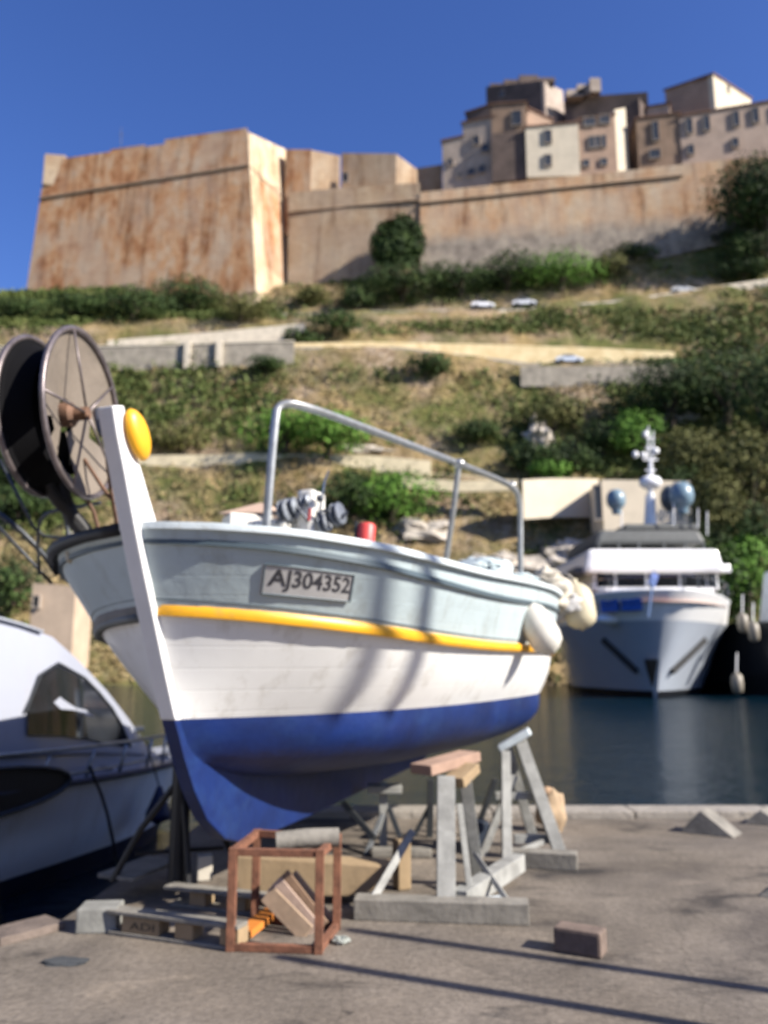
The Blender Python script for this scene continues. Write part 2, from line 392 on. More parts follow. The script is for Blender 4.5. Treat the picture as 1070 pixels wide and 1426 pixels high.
def tree(px, py, rx, ry, m, label, kind):
    bottom = py+ry*(.75 if kind == 'shrub' else 1.0)
    g0 = hill(px, bottom); d = g0.y*CT+(g0.z-EYE)*ST
    RX = rx/F*d; RZ = ry/F*d; c = U(px, py, g0.y-RX*.15)
    g0.z -= .3
    t = thing(kind, label, kind, g0, 'shrubs on the hillside' if kind == 'shrub' else 'trees on the right of the slope')
    n = int(26*RX*RZ*3)+400; n = min(n, 5200)
    r = (RX*1.02, min(RX, RZ*1.5)*.9, RZ*1.05)
    quads_mesh('crown', crown(c, r, n, .25), m, t)
    tb = MB(); top = c+Vector((0, 0, RZ*.25))
    tb.tube([g0, g0.lerp(top, .5)+Vector((RX*.06, 0, 0)), top], [max(.12, RX*.08), max(.1, RX*.06), .05], 7)
    for k in range(4):
        e = c+Vector((RX*.5*math.cos(k*1.7), RX*.4*math.sin(k*1.7), RZ*(.2+.1*k))); tb.tube([g0.lerp(top, .35), e], [max(.06, RX*.04), .03], 5)
    tb.build('trunk', WOOD, t)
for a in SH: tree(a[0], a[1], a[2]*(1.4 if a[4] is LB else 1.2), a[3]*(1.35 if a[4] is LB else 1.2), a[4], a[5], 'shrub')
for a in TR: tree(a[0], a[1], a[2]*1.45 if a[0] > 900 else a[2]*1.1, a[3]*1.4 if a[0] > 900 else a[3]*1.1, a[4], a[5], 'tree')
# the big dark tree at the end of the rampart and the tree growing up the wall
def walltree(cx, cy, rx, ry, Y, base, m, label):
    c = U(cx, cy, Y); d = c.y*CT+(c.z-EYE)*ST; RX = rx/F*d; RZ = ry/F*d; b = U(cx, base, Y)
    t = thing('tree', label, 'tree', b); quads_mesh('crown', crown(c, (RX, RX*.55, RZ), 11000, .33, 20), m, t)
    tb = MB(); tb.tube([b-Vector((0, 0, 1)), c], [.5, .25], 8)
    for k in range(6): tb.tube([b.lerp(c, .5), c+Vector((RX*.6*math.cos(k), .5*math.sin(k), RZ*(-.4+.2*k)))], [.18, .06], 5)
    tb.build('trunk', WOOD, t)
walltree(555, 338, 42, 56, 149.5, 398, LD, 'dark ivy clad tree growing up against the rampart wall')
walltree(1068, 276, 84, 86, 142, 352, LD, 'large dark green tree at the right end of the rampart')
# ================================================================== roads, banks, retaining walls
def strip(name, pts, width, m, lift=.25):
    mb = MB(); rows = []
    for p in pts:
        rows.append([(p[0], p[1]+k*width/4, float(max(HT(p[0], p[1]), HT(p[0], p[1]+width)))+lift) for k in range(5)])
    rows = [[r[0][:2]+(r[0][2]-1.2,)]+r for r in rows]
    mb.grid(rows); return tag(mb.build(name, m), kind='structure')
ROAD = mat('dusty road', (0.359, 0.32, 0.273), .9, .25, .6, .3)
strip('upper_road', [(x, 139.2, 0) for x in np.arange(-60, 100, 2.5)], 3.4, ROAD)
strip('lower_road', [(x, 120.4, 0) for x in np.arange(-80, 90, 2.5)], 4, ROAD)
strip('footpath', [(x, 107.2, 0) for x in np.arange(-70, 30, 2.5)], 1.6, mat('sandy path', (.6, .5, .33), .95, .3, .8, .3))
def wall(name, label, pts, h, m, th=.5, down=1.5, cat='wall', cop=None, piers=None):
    """a wall along picture points (px, top row, distance); h in metres below its top"""
    P = [U(*p) for p in pts]; o = P[len(P)//2]; t = thing(name, label, cat, (o.x, o.y, o.z-h)); mb = MB()
    for a, b in zip(P[:-1], P[1:]):
        lo = Vector((0, 0, -h-down)); bk = Vector((0, th, 0))
        mb.hexa([a+lo, b+lo, b+lo+bk, a+lo+bk, a, b, b+bk, a+bk])
    mb.build('masonry', m, t)
    if cop:
        c = MB()
        for a, b in zip(P[:-1], P[1:]):
            e = Vector((0, -.12, 0)); f = Vector((0, th+.12, 0)); z = Vector((0, 0, .003)); u = Vector((0, 0, .22))
            c.hexa([a+e+z, b+e+z, b+f+z, a+f+z, a+e+u, b+e+u, b+f+u, a+f+u])
        c.build('coping', cop, t)
    if piers:
        for px, py, Y in piers:
            q = U(px, py, Y); MB().box((q.x, q.y-.15, q.z-h/2), (.9, .5, h+1.2)).build('pier', cop or m, t)
    return t
WG = mat('grey rubble wall', (.35, .31, .25), .95, .4, .7, .8, 3)
WP = mat('pale limewash', (.66, .58, .46), .9, .22, .8, .3)
WC = mat('cream render', (.66, .57, .43), .9, .12, .5, .2)
WPY = mat('straw stone', (.70, .60, .40), .9, .3, .6, .4)
SAND = mat('sandy cut bank', (.72, .59, .35), .95, .3, .5, .6, 2, col2=(.58, .44, .23))
wall('retaining_wall', 'long grey rubble retaining wall with pale piers below the left ramp', [(-120, 484, 118.8), (60, 484, 118.8), (200, 482, 118.8), (330, 478, 118.8), (410, 476, 119)], 3.1, WG, cop=WP, piers=[(262, 481, 118.6), (306, 479, 118.6)])
wall('ramp_wall', 'pale smooth parapet of the ramp climbing to the right below the bastion', [(150, 474, 127), (300, 462, 127), (425, 450, 127)], 2.3, WP)
wall('sand_bank', 'yellow sandy cut bank between the two roads', [(395, 478, 124), (520, 476, 124.5), (700, 480, 125), (830, 484, 125), (940, 490, 125)], 2.6, SAND, 1.6)
wall('road_wall', 'grey retaining wall below the parked silver car', [(725, 510, 118.4), (800, 510, 118.4), (935, 508, 118.4)], 1.7, WG)
wall('upper_parapet', 'low pale parapet along the upper road', [(505, 440, 138.8), (620, 438, 138.8), (700, 432, 138.8), (860, 419, 138.8), (960, 404, 138.8), (1050, 391, 138.8), (1140, 380, 138.8)], .6, WP)
wall('cream_wall', 'long cream rendered wall on the shore left of the yacht', [(728, 668, 98.5), (770, 666, 100.2), (834, 667, 102.6)], 3.4, mat('cream wall render', (.60, .53, .41), .9, .1, .5, .2), .6)  # one even cream tone over the whole wall
wall('path_wall', 'low pale wall carrying the shore path left of the cream wall', [(560, 664, 101.5), (640, 670, 101.2), (721, 668, 101.05)], .35, WPY, .5, 1.0)
wall('path_edge', 'straw coloured stone edge of the footpath across the middle of the slope', [(190, 634, 106.4), (330, 633, 106.4), (500, 633, 106.4), (600, 642, 106.4)], .7, WPY, .8)
# ---- rocks
RK = mat('pale limestone', (.56, .5, .42), .9, .45, .9, 1, 2)
for k, (px, py, rx, ry, lb) in enumerate([(590, 745, 42, 16, 'pale limestone outcrop right of the red canister'), (500, 628, 36, 6, 'flat pale ledge behind the rail frame'), (800, 778, 48, 24, 'pale limestone outcrop left of the yacht'), (870, 800, 26, 26, 'limestone outcrop hidden partly by the yacht'), (700, 790, 60, 16, 'low limestone shelf behind the boat stern'), (748, 618, 18, 26, 'pale rock streak beside the brown bush'), (950, 585, 34, 10, 'thin pale rock ledge among the right trees')]):
    g0 = hill(px, py); d = g0.y*CT+(g0.z-EYE)*ST
    o = MB().blob(g0, (rx/F*d, ry/F*d*1.1, ry/F*d), k+3, 12, .7, 2.2).build('rock_outcrop', RK, thing('rock_outcrop', lb, 'rock', g0))
# ---- parked cars
def car(px, py, Y, rot, col, label):
    p = U(px, py, Y); g0 = Vector((p.x, p.y, p.z)); t = thing('parked_car', label, 'car', g0, 'cars parked along the hill roads')
    M = Matrix.Rotation(rot, 3, 'Z'); paint = mat('car paint', col, .3, .05, 2, coat=.6)
    def T(x, y, z): return g0+M@Vector((x, y, z))
    prof = [(-2.1, .35), (-2.15, .75), (-1.9, .95), (-1.45, 1.02), (-.9, 1.42), (.55, 1.45), (1.15, 1.05), (1.95, .85), (2.12, .6), (2.1, .35)]
    mb = MB(); mb.grid([[T(x, s*(.85 if z < 1.1 else .66), z) for x, z in prof] for s in (-1, -.9, .9, 1)]); n = len(prof)
    mb.quad(*[T(x, -.85 if z < 1.1 else -.66, z) for x, z in prof]); mb.quad(*[T(x, .85 if z < 1.1 else .66, z) for x, z in prof]); mb.build('body', paint, t, bevel=.03)
    gl = mat('car glass', (.02, .025, .03), .1, .1)
    for s in (-1, 1):
        MB().prism([T(-1.3, s*.80, 1.02), T(-.85, s*.69, 1.36), (T(.5, s*.69, 1.38)), T(.98, s*.80, 1.05)], M@Vector((0, s*.06, 0))).build('side_window', gl, t)
        for x in (-1.3, 1.3):
            wh = MB().lathe([(.0, -.1), (.32, -.1), (.34, 0), (.32, .1), (0, .1)], T(x, s*.82, .33), M@Vector((0, s, 0)), 14).build('wheel', mat('tyre', (.02, .02, .02), .8), t)
    MB().quad(T(.58, -.6, 1.42), T(.58, .6, 1.42), T(1.2, .72, 1.06), T(1.2, -.72, 1.06)).build('windscreen', gl, t)
car(672, 431, 139.6, .1, (.8, .8, .82), 'white car on the upper road, left of the pair')
car(730, 428, 139.6, -.05, (.78, .78, .8), 'white car on the upper road, right of the pair')
car(792, 508, 120.6, .05, (.55, .6, .68), 'silver car parked on the lower road below the sandy bank')
car(950, 410, 139.6, .05, (.5, .5, .5), 'grey car far along the upper road near the right trees')
# ================================================================== the citadel
def stone(name, stops, zlo, zhi, warm=.5, scale=.12, stops2=None):
    """masonry: vertical weather streaks and patches, courses as bump"""
    m = bpy.data.materials.new(name); m.use_nodes = True; t = m.node_tree; N = t.nodes; L = t.links
    b = N['Principled BSDF']; b.inputs['Roughness'].default_value = .93; b.inputs['Specular IOR Level'].default_value = .1
    tc = N.new('ShaderNodeTexCoord')
    def nz(sc, d, mp=(1, 1, 1)):
        q = N.new('ShaderNodeMapping'); q.inputs['Scale'].default_value = mp; L.new(tc.outputs['Object'], q.inputs[0])
        n = N.new('ShaderNodeTexNoise'); n.inputs['Scale'].default_value = sc; n.inputs['Detail'].default_value = d; n.inputs['Roughness'].default_value = .65; L.new(q.outputs[0], n.inputs['Vector']); return n.outputs[0]
    a = ramp(N, L, nz(scale*2.2, 7, (1, 1, .55)), stops)
    s1 = ramp(N, L, nz(.45, 5, (1.3, 1.3, .12)), [(.36, (.52, .44, .40)), (.5, (1, 1, 1)), (.66, (1.0, .98, .95)), (.8, (1.12, 1.1, 1.06))])
    mx = N.new('ShaderNodeMix'); mx.data_type = 'RGBA'; mx.blend_type = 'MULTIPLY'; mx.inputs['Factor'].default_value = .95; L.new(a.outputs[0], mx.inputs['A']); L.new(s1.outputs[0], mx.inputs['B'])
    s2 = ramp(N, L, nz(1.1, 4, (1, 1, 1.5)), [(.3, (.7, .68, .66)), (.55, (1, 1, 1))])
    my = N.new('ShaderNodeMix'); my.data_type = 'RGBA'; my.blend_type = 'MULTIPLY'; my.inputs['Factor'].default_value = .6; L.new(mx.outputs['Result'], my.inputs['A']); L.new(s2.outputs[0], my.inputs['B'])
    lp = ramp(N, L, nz(.085, 4, (1, 1, .7)), [(.45, (0, 0, 0)), (.6, (.6, .6, .6))]); ml = N.new('ShaderNodeMix'); ml.data_type = 'RGBA'; L.new(lp.outputs[0], ml.inputs['Factor']); L.new(my.outputs['Result'], ml.inputs['A']); ml.inputs['B'].default_value = (.42, .33, .25, 1)
    out = ml.outputs['Result']
    if True:
        br = N.new('ShaderNodeTexBrick'); br.inputs['Scale'].default_value = 1.0; br.inputs['Color1'].default_value = (1, 1, 1, 1); br.inputs['Color2'].default_value = (.8, .8, .8, 1); br.inputs['Mortar'].default_value = (.62, .6, .58, 1); br.inputs['Brick Width'].default_value = 1.5; br.inputs['Row Height'].default_value = .6; br.inputs['Mortar Size'].default_value = .05
        s3 = N.new('ShaderNodeSeparateXYZ'); L.new(tc.outputs['Object'], s3.inputs[0]); xy = N.new('ShaderNodeMath'); xy.operation = 'ADD'; L.new(s3.outputs[0], xy.inputs[0]); L.new(s3.outputs[1], xy.inputs[1]); cv = N.new('ShaderNodeCombineXYZ'); L.new(xy.outputs[0], cv.inputs[0]); L.new(s3.outputs[2], cv.inputs[1]); L.new(cv.outputs[0], br.inputs['Vector'])
        mb_ = N.new('ShaderNodeMix'); mb_.data_type = 'RGBA'; mb_.blend_type = 'MULTIPLY'; mb_.inputs['Factor'].default_value = .55; L.new(out, mb_.inputs['A']); L.new(br.outputs[0], mb_.inputs['B']); out = mb_.outputs['Result']
    if stops2:   # lower courses of another stone
        sp = N.new('ShaderNodeSeparateXYZ'); L.new(tc.outputs['Object'], sp.inputs[0])
        ad0 = N.new('ShaderNodeMath'); ad0.operation = 'MULTIPLY_ADD'; L.new(nz(.3, 3), ad0.inputs[0]); ad0.inputs[1].default_value = 4; L.new(sp.outputs[2], ad0.inputs[2])
        ad = N.new('ShaderNodeMath'); ad.operation = 'MULTIPLY_ADD'; L.new(sp.outputs[0], ad.inputs[0]); ad.inputs[1].default_value = -.06; L.new(ad0.outputs[0], ad.inputs[2])
        mr = N.new('ShaderNodeMapRange'); L.new(ad.outputs[0], mr.inputs[0]); mr.inputs[1].default_value = zlo; mr.inputs[2].default_value = zhi
        r2 = ramp(N, L, nz(.5, 6, (1, 1, .8)), stops2)
        m2 = N.new('ShaderNodeMix'); m2.data_type = 'RGBA'; L.new(mr.outputs[0], m2.inputs['Factor']); L.new(r2.outputs[0], m2.inputs['A']); L.new(out, m2.inputs['B']); out = m2.outputs['Result']
    L.new(out, b.inputs['Base Color'])
    bp = N.new('ShaderNodeBump'); bp.inputs['Strength'].default_value = .8; bp.inputs['Distance'].default_value = .3; L.new(nz(1.6, 6, (1, 1, 1.8)), bp.inputs['Height']); L.new(bp.outputs[0], b.inputs['Normal'])
    return m
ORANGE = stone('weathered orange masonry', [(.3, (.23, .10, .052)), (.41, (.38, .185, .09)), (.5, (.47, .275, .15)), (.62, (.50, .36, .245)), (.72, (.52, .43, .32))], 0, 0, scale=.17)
BEIGE = stone('pale masonry', [(.3, (0.296, 0.195, 0.125)), (.45, (0.406, 0.289, 0.187)), (.6, (0.468, 0.367, 0.257)), (.75, (0.429, 0.367, 0.296))], 0, 0)
TRIM = mat('string course stone', (.34, .24, .16), .9, .3, .5, .4)
def block(name, label, front, base, depth, m, batter=0, cat='building', parent=None, part='wall', top_off=(0, 0)):
    """front: two picture points (px, top row, distance) for the top edge; base: z of the foot"""
    a, b = U(*front[0]), U(*front[1]); d = Vector((b.x-a.x, b.y-a.y, 0)).normalized(); bk = Vector((-d.y, d.x, 0))
    a2, b2 = a+bk*depth, b+bk*depth; h = max(a.z, b.z)-base
    ea = batter*h
    lo = [Vector((p.x, p.y, base)) for p in (a, b, b2, a2)]
    lo[0] += (-d-bk)*ea; lo[1] += (d-bk)*ea; lo[2] += (d+bk)*ea; lo[3] += (-d+bk)*ea
    t = parent or thing(name, label, cat, ((a.x+b.x)/2, (a.y+b.y)/2, base))
    a2.z = a.z+top_off[0]; b2.z = b.z+top_off[1]
    MB().hexa(lo+[a, b, b2, a2]).build(part, m, t)
    return t, a, b, bk, d
# -- the great bastion
A0, B0, C0 = U(64, 224, 157), U(344, 184, 150), U(398, 209, 163)
D0 = C0+Vector((-60, 18, 0)); D0.z = A0.z
zb = U(370, 424, 148).z-2
def foot(p, dx, dy): return Vector((p.x+dx, p.y+dy, zb))
bast = thing('bastion', 'huge battered orange stone bastion crowning the left of the hill', 'fortress', (B0.x, B0.y, zb))
FA, FB, FC = foot(A0, -1.2, -2.5), foot(B0, 3.4, -3.4), foot(C0, 3.6, -1.6)
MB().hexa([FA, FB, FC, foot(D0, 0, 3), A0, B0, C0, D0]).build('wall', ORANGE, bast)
FLK = stone('sun toned flank masonry', [(.3, (.44, .30, .18)), (.45, (.60, .47, .31)), (.6, (.68, .57, .41)), (.75, (.70, .62, .48))], 0, 0)  # paler stone on the sun-facing flank, sunlight put into the colour
fe = Vector((.25, -.12, 0)); MB().prism([B0+Vector((0, 0, -.05)), FB, FC, C0+Vector((0, 0, -.05))], fe).build('sun_toned_flank', FLK, bast)
def lerpz(top, ft, z): k = (top.z-z)/(top.z-ft.z); return top.lerp(ft, k)
zs_ = U(344, 233, 150).z
sa, sb, sc = lerpz(A0, FA, U(64, 279, 157).z), lerpz(B0, FB, zs_), lerpz(C0, FC, zs_-1)
c = MB(); c.tube([sa+Vector((0, -.12, 0)), sb+Vector((.12, -.12, 0)), sc+Vector((.12, 0, 0))], .32, 6); c.build('string_course', TRIM, bast)
def onface(a, b, t, dz=0): p = a.lerp(b, t); return p+Vector((0, 0, dz))
q = MB()   # raised parapet stretch on the right and merlons
def parap(t0, t1, h, th=3):
    a, b = onface(A0, B0, t0), onface(A0, B0, t1); bk = Vector((.1, th, 0)); u = Vector((0, 0, h)); z = Vector((0, .05, -.01))
    q.hexa([a+z, b+z, b+bk, a+bk, a+u, b+u, b+bk+u, a+bk+u])
parap(.60, .998, 1.0, 5); parap(.33, .5, .5, 4)
q.build('parapet', ORANGE, bast)
MB().box(onface(A0, B0, .035)+Vector((.4, 1.5, -2.6)), (4.2, 4.2, 7), R(8)).build('corner_turret', BEIGE, bast, bevel=.2)
cb = MB(); e = (C0-B0); e.z = 0; e.normalize()
for k in range(3): p = B0.lerp(C0, .3+.2*k).lerp(FC if k > 1 else FC.lerp(FB, .5), .35+.13*k)
cb.blob(B0.lerp(A0, .12)+Vector((0, 8, 1.3)), (6, 4, 1.4), 4, 10, .4); cb.build('earth_mound', WG, bast)
an = MB(); p = U(169, 210, 160); an.tube([p-Vector((0, 0, 1)), U(169, 178, 160)], .07, 5); an.bar(U(165, 188, 160), U(173, 188, 160), .08); an.build('antenna', mat('dark steel', (.08, .08, .09), .5), thing('antenna', 'thin aerial standing on the bastion roof', 'aerial', p))
# pale buttress edge of the bastion, facing the sun

zg = U(700, 366, 152).z
# -- rampart curtain: from bastion to the right end
CURT = stone('rampart masonry', [(.3, (0.312, 0.187, 0.117)), (.45, (0.437, 0.289, 0.172)), (.58, (0.468, 0.351, 0.234)), (.72, (0.452, 0.39, 0.312))], 0, 0)
def curtain(name, label, pts, m, bat=.07, th=5, foot_px=None):
    """pts: (px, top row, distance, foot row)"""
    o_ = U(pts[0][0], pts[0][3], pts[0][2]); o_.z = zg; t = thing(name, label, 'rampart', o_); mb = MB()
    rows = []
    for px, py, Y, pf in pts:
        a = U(px, py, Y); f = U(px, pf, Y); f = Vector((f.x, f.y-bat*(a.z-f.z), f.z-2))
        rows.append([f, a, a+Vector((0, th, 0)), Vector((f.x, f.y+th+3, f.z))])
    mb.grid(rows); mb.quad(*rows[0]); mb.quad(*rows[-1]); mb.build('wall', m, t)
    return t, rows
CURT2 = stone('rampart masonry with grey foot', [(.3, (0.296, 0.179, 0.117)), (.45, (0.452, 0.281, 0.164)), (.58, (0.484, 0.359, 0.242)), (.72, (0.468, 0.398, 0.312))], U(700, 338, 152).z-zg-1+2.2, U(700, 322, 152).z-zg+2.2, stops2=[(.3, (0.133, 0.109, 0.0936)), (.5, (0.257, 0.218, 0.179)), (.7, (0.359, 0.304, 0.242))])
ct, rows = curtain('rampart', 'long rampart wall below the old town, salmon above and grey at the foot', [(585, 268, 153, 372), (700, 256, 152.5, 366), (820, 243, 152, 362), (920, 232, 151, 350), (1005, 223, 150, 330), (1080, 216, 148, 318), (1200, 210, 146, 318)], CURT2)
gm = MB(); k0 = []
for (px, py, Y, pf), pt in zip([(585, 268, 153, 372), (700, 256, 152.5, 366), (820, 243, 152, 362), (905, 234, 151.2, 352)], [338, 326, 314, 310]):
    hi = U(px, pt, Y); lo = U(px, pf, Y); k0.append([Vector((lo.x, lo.y-3.1, lo.z-2)), Vector((hi.x, hi.y-1.9, hi.z)), Vector((hi.x, hi.y, hi.z+.4))])
gm.grid(k0); 0 and gm.build('rubble_base', mat('grey weathered rubble', (.34, .28, .23), .95, .4, .25, .9, 1.6), ct)
s1 = MB(); s1.tube([U(px, py, Y)+Vector((0, -.45, -2.6+.0*px)) for px, py, Y in [(585, 268, 153), (700, 256, 152.5), (820, 243, 152), (950, 229, 150.6)]], .25, 5); s1.build('string_course', TRIM, ct)
for px in ():
    a, b = U(px, 318, 151.5), U(px, 350, 151.5); MB().hexa([b+Vector(v) for v in ((-.5, -4.0, -1), (.5, -4.0, -1), (.5, 0, -1), (-.5, 0, -1))]+[a+Vector(v) for v in ((-.5, -2.1, 0), (.5, -2.1, 0), (.5, 1, 0), (-.5, 1, 0))]).build('buttress', BEIGE, ct)
c2, rows = curtain('rampart', 'lower curtain wall between the bastion and the ivy clad tree', [(402, 268, 158, 404), (470, 262, 156, 404), (585, 254, 153.4, 385)], BEIGE, .05, 6)
s1 = MB(); s1.tube([U(px, py, Y)+Vector((0, -.5, 0)) for px, py, Y in [(404, 297, 158), (500, 288, 155.6), (584, 280, 153.4)]], .28, 5); s1.build('string_course', TRIM, c2)
zc = U(500, 330, 160).z
block('tower', 'salmon square tower just right of the bastion', [(398, 208, 159), (434, 208, 158)], zc, 12, ORANGE)
block('tower', 'pale low tower beside the salmon tower', [(434, 209, 158.2), (474, 217, 160)], zc, 9, BEIGE)
t, a, b, bk, d = block('fort_house', 'pale flat roofed fort building with one dark window', [(476, 213, 163), (552, 214, 160)], zc, 10, BEIGE, top_off=(1.2, .8))
block(None, None, [(552, 214.5, 160), (581, 236, 163)], zc, 6, BEIGE, parent=t, part='annexe')
WFR = mat('window stone', (0.359, 0.312, 0.265), .9)
def boxwin(parent, px, py, w, h, Y, nrm, glass=(.05, .055, .06), frame=None, name='window'):
    c_ = U(px, py, Y); n = Vector(nrm).normalized(); side = Vector((-n.y, n.x, 0)); W = w/F*(Y*CT+(c_.z-EYE)*ST); Hh = h/F*(Y*CT+(c_.z-EYE)*ST)*1.08
    fr = MB(); M = Matrix((side, -n, Vector((0, 0, 1)))).transposed()
    for sx_, sz_, ww, hh in ((0, .5, W+.2, .10), (0, -.5, W+.3, .16), (-.5, 0, .09, Hh), (.5, 0, .09, Hh)): fr.box(c_+side*sx_*(W+.1)+Vector((0, 0, sz_*(Hh+.1)))+n*.12, (ww, .5, hh), M)
    fo = fr.build(name, frame or WFR, parent)
    MB().box(c_+n*.03, (W, .5, Hh), M).build('pane', mat('dark pane', glass, .3, .3), fo)
boxwin(t, 481, 248, 8, 13, 158.6, (0, -1, 0), (.03, .025, .02))
block('wall_house', 'small stepped parapet house left of the old town', [(581, 234, 166), (616, 229, 166)], zc, 8, BEIGE)
# -- the old town
def pl(name, c1, v=.22): return mat(name, c1, .92, v, .35, .4, 1.5)
SAL = pl('salmon plaster', (.36, .245, .175)); BRN = pl('brown stone plaster', (.27, .18, .12), .35); DRK = pl('dark brown stone and shade', (.12, .085, .07), .4); CRM = pl('cream plaster', (.55, .48, .37), .15)  # the dark brown also stands in for shade on some town walls
PNK = pl('pinkish plaster', (.40, .30, .235)); GRY = pl('grey beige plaster', (.38, .31, .255), .3); ROOF = mat('terracotta roof', (0.18, 0.0984, 0.0656), .9, .3, .6, .3)
zt = U(800, 250, 156).z
def house(label, front, depth, m, wins=(), extra=None, roof=True, toff=(0, 0), base=None):
    t, a, b, bk, d = block('town_house', label, front, base or zt, depth, m, top_off=toff)
    if roof:
        u = Vector((0, 0, .28)); z = Vector((0, 0, .003)); o_ = .3
        a2, b2 = a+bk*depth+Vector((0, 0, toff[0])), b+bk*depth+Vector((0, 0, toff[1]))
        c4 = [a+(-d-bk)*o_+z, b+(d-bk)*o_+z, b2+(d+bk)*o_+z, a2+(-d+bk)*o_+z]
        MB().hexa(c4+[q_+u for q_ in c4]).build('roof', ROOF if roof is True else roof, t)
    for (px, py, w_, h_) in wins:
        k = (px-front[0][0])/(front[1][0]-front[0][0]); Y = front[0][2]+(front[1][2]-front[0][2])*k
        boxwin(t, px, py, w_, h_, Y, (-bk.x, -bk.y, 0))
    return t, a, b, bk, d
house('low pale house at the far left end of the old town', [(616, 197, 161), (646, 190, 160)], 8, GRY, [(628, 226, 6, 9), (640, 244, 5, 7)], toff=(-1, -1))
house('grey house with two windows, second from the left of the town', [(644, 172, 160), (688, 163, 158)], 9, GRY, [(664, 196, 8, 12), (657, 240, 10, 9), (676, 207, 9, 11), (672, 236, 8, 10)])
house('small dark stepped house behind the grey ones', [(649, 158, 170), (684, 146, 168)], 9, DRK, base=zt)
t, a, b, bk, d = house('tall tower house with its shade painted dark, highest on the left of the town', [(677, 121, 178), (757, 112, 168)], 10, DRK, [(700, 132, 6, 9)], roof=False)  # left face coloured dark to stand for its shade
c5 = MB()
for k, (f_, h_) in enumerate([(.1, 1.0), (.35, 1.6), (.62, 2.3), (.9, 1.2)]): c5.box(a.lerp(b, f_)+bk*3+Vector((0, 0, h_/2)), (4.4, 4, h_), 0)
c5.build('chimney_stack', DRK, t)
house('right wing of the tall tower house, painted pale as sunlit', [(757, 113, 168), (784, 126, 175)], 9, GRY, roof=False)  # lighter plaster stands in for sun on the same tower house
t, a, b, bk, d = house('brown orange house with a dark doorway in front of the tall tower', [(684, 146, 158), (733, 143, 156.5)], 7, BRN, [(720, 165, 13, 20)])
block(None, None, [(684, 186, 157), (732, 184, 155.8)], zt, 2, DRK, parent=t, part='lower_terrace')
house('small orange gabled house behind the cream house', [(733, 150, 160), (770, 168, 162)], 7, SAL, roof=True)
house('cream house with two windows one above the other', [(732, 178, 155.2), (805, 171, 154.6)], 8, CRM, [(763, 191, 10, 18), (763, 224, 10, 15)], roof=True)
house('pinkish brown house with a row of windows under its roof', [(805, 168, 155), (856, 160, 154.6)], 8, SAL, [(821, 170, 15, 12), (842, 167, 14, 12), (824, 199, 7, 16), (832, 198, 6, 16), (841, 197, 6, 16), (816, 228, 9, 9), (841, 226, 9, 9)])
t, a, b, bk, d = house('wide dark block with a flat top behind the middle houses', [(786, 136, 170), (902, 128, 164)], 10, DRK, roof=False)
ch = MB(); ch.box(U(828, 122, 166), (2.4, 2, 3.4)); ch.box(U(800, 133, 168), (4, 2, 1.6)); ch.box(U(812, 128, 168), (3, 2, 2.4)); ch.build('chimney', GRY, t)
house('narrow pale house with a rounded top between dark walls', [(856, 153, 154.8), (871, 150, 156.5)], 5, CRM, roof=False)
house('shadow gap painted as a tall dark wall beside the narrow pale house', [(870, 150, 162), (890, 136, 160)], 4, DRK, roof=False)  # dark block added where a gap lies in shadow
house('brown house with one tall dark window', [(886, 166, 155), (947, 158, 153.6)], 8, BRN, [(913, 183, 8, 26), (912, 215, 14, 12)])
house('small upper storey behind the brown house', [(900, 150, 162), (932, 145, 160)], 6, PNK, roof=True)
t, a, b, bk, d = house('large salmon house with a pitched top, highest on the right', [(926, 126, 166), (993, 104, 158.5)], 9, SAL, roof=True)
house('right wing of the large salmon house, painted cream as sunlit', [(993, 104, 158.4), (1046, 138, 170)], 8, CRM, [(1013, 125, 5, 8)], roof=True)  # cream instead of salmon, sunlight painted into this face
house('long pink house row with a line of windows at the right edge', [(946, 163, 153.4), (1100, 137, 150)], 9, PNK, [(960, 176, 8, 20), (984, 172, 8, 20), (1025, 166, 8, 20), (1052, 161, 8, 20), (962, 209, 8, 13), (1024, 199, 8, 12), (1082, 156, 8, 20)])
for k, (px, py, Y, w_, h_, lb) in enumerate([(655, 168, 161, 1.6, 2, 'chimney on the grey house'), ]):
    pass

# ---- the other shores of the inlet (outside this picture, they close the horizon)
mb = MB(); rows = []
for az in range(38, 325, 6):
    a_ = R(az); hh = 46+14*mnoise.noise(Vector((az*.05, 2, 0))) if az > 150 else 26+8*mnoise.noise(Vector((az*.07, 5, 0)))
    def q_(r_, z_): return Vector((math.sin(a_)*r_, math.cos(a_)*r_, z_))
    rows.append([q_(150, -3), q_(152, 3), q_(175, hh*.55), q_(195, hh), q_(300, hh)])
mb.grid(rows); tag(mb.build('hills', mat('far scrubby hills', (.12, .12, .05), .95, .5, .05, .5), smooth=True), kind='structure')
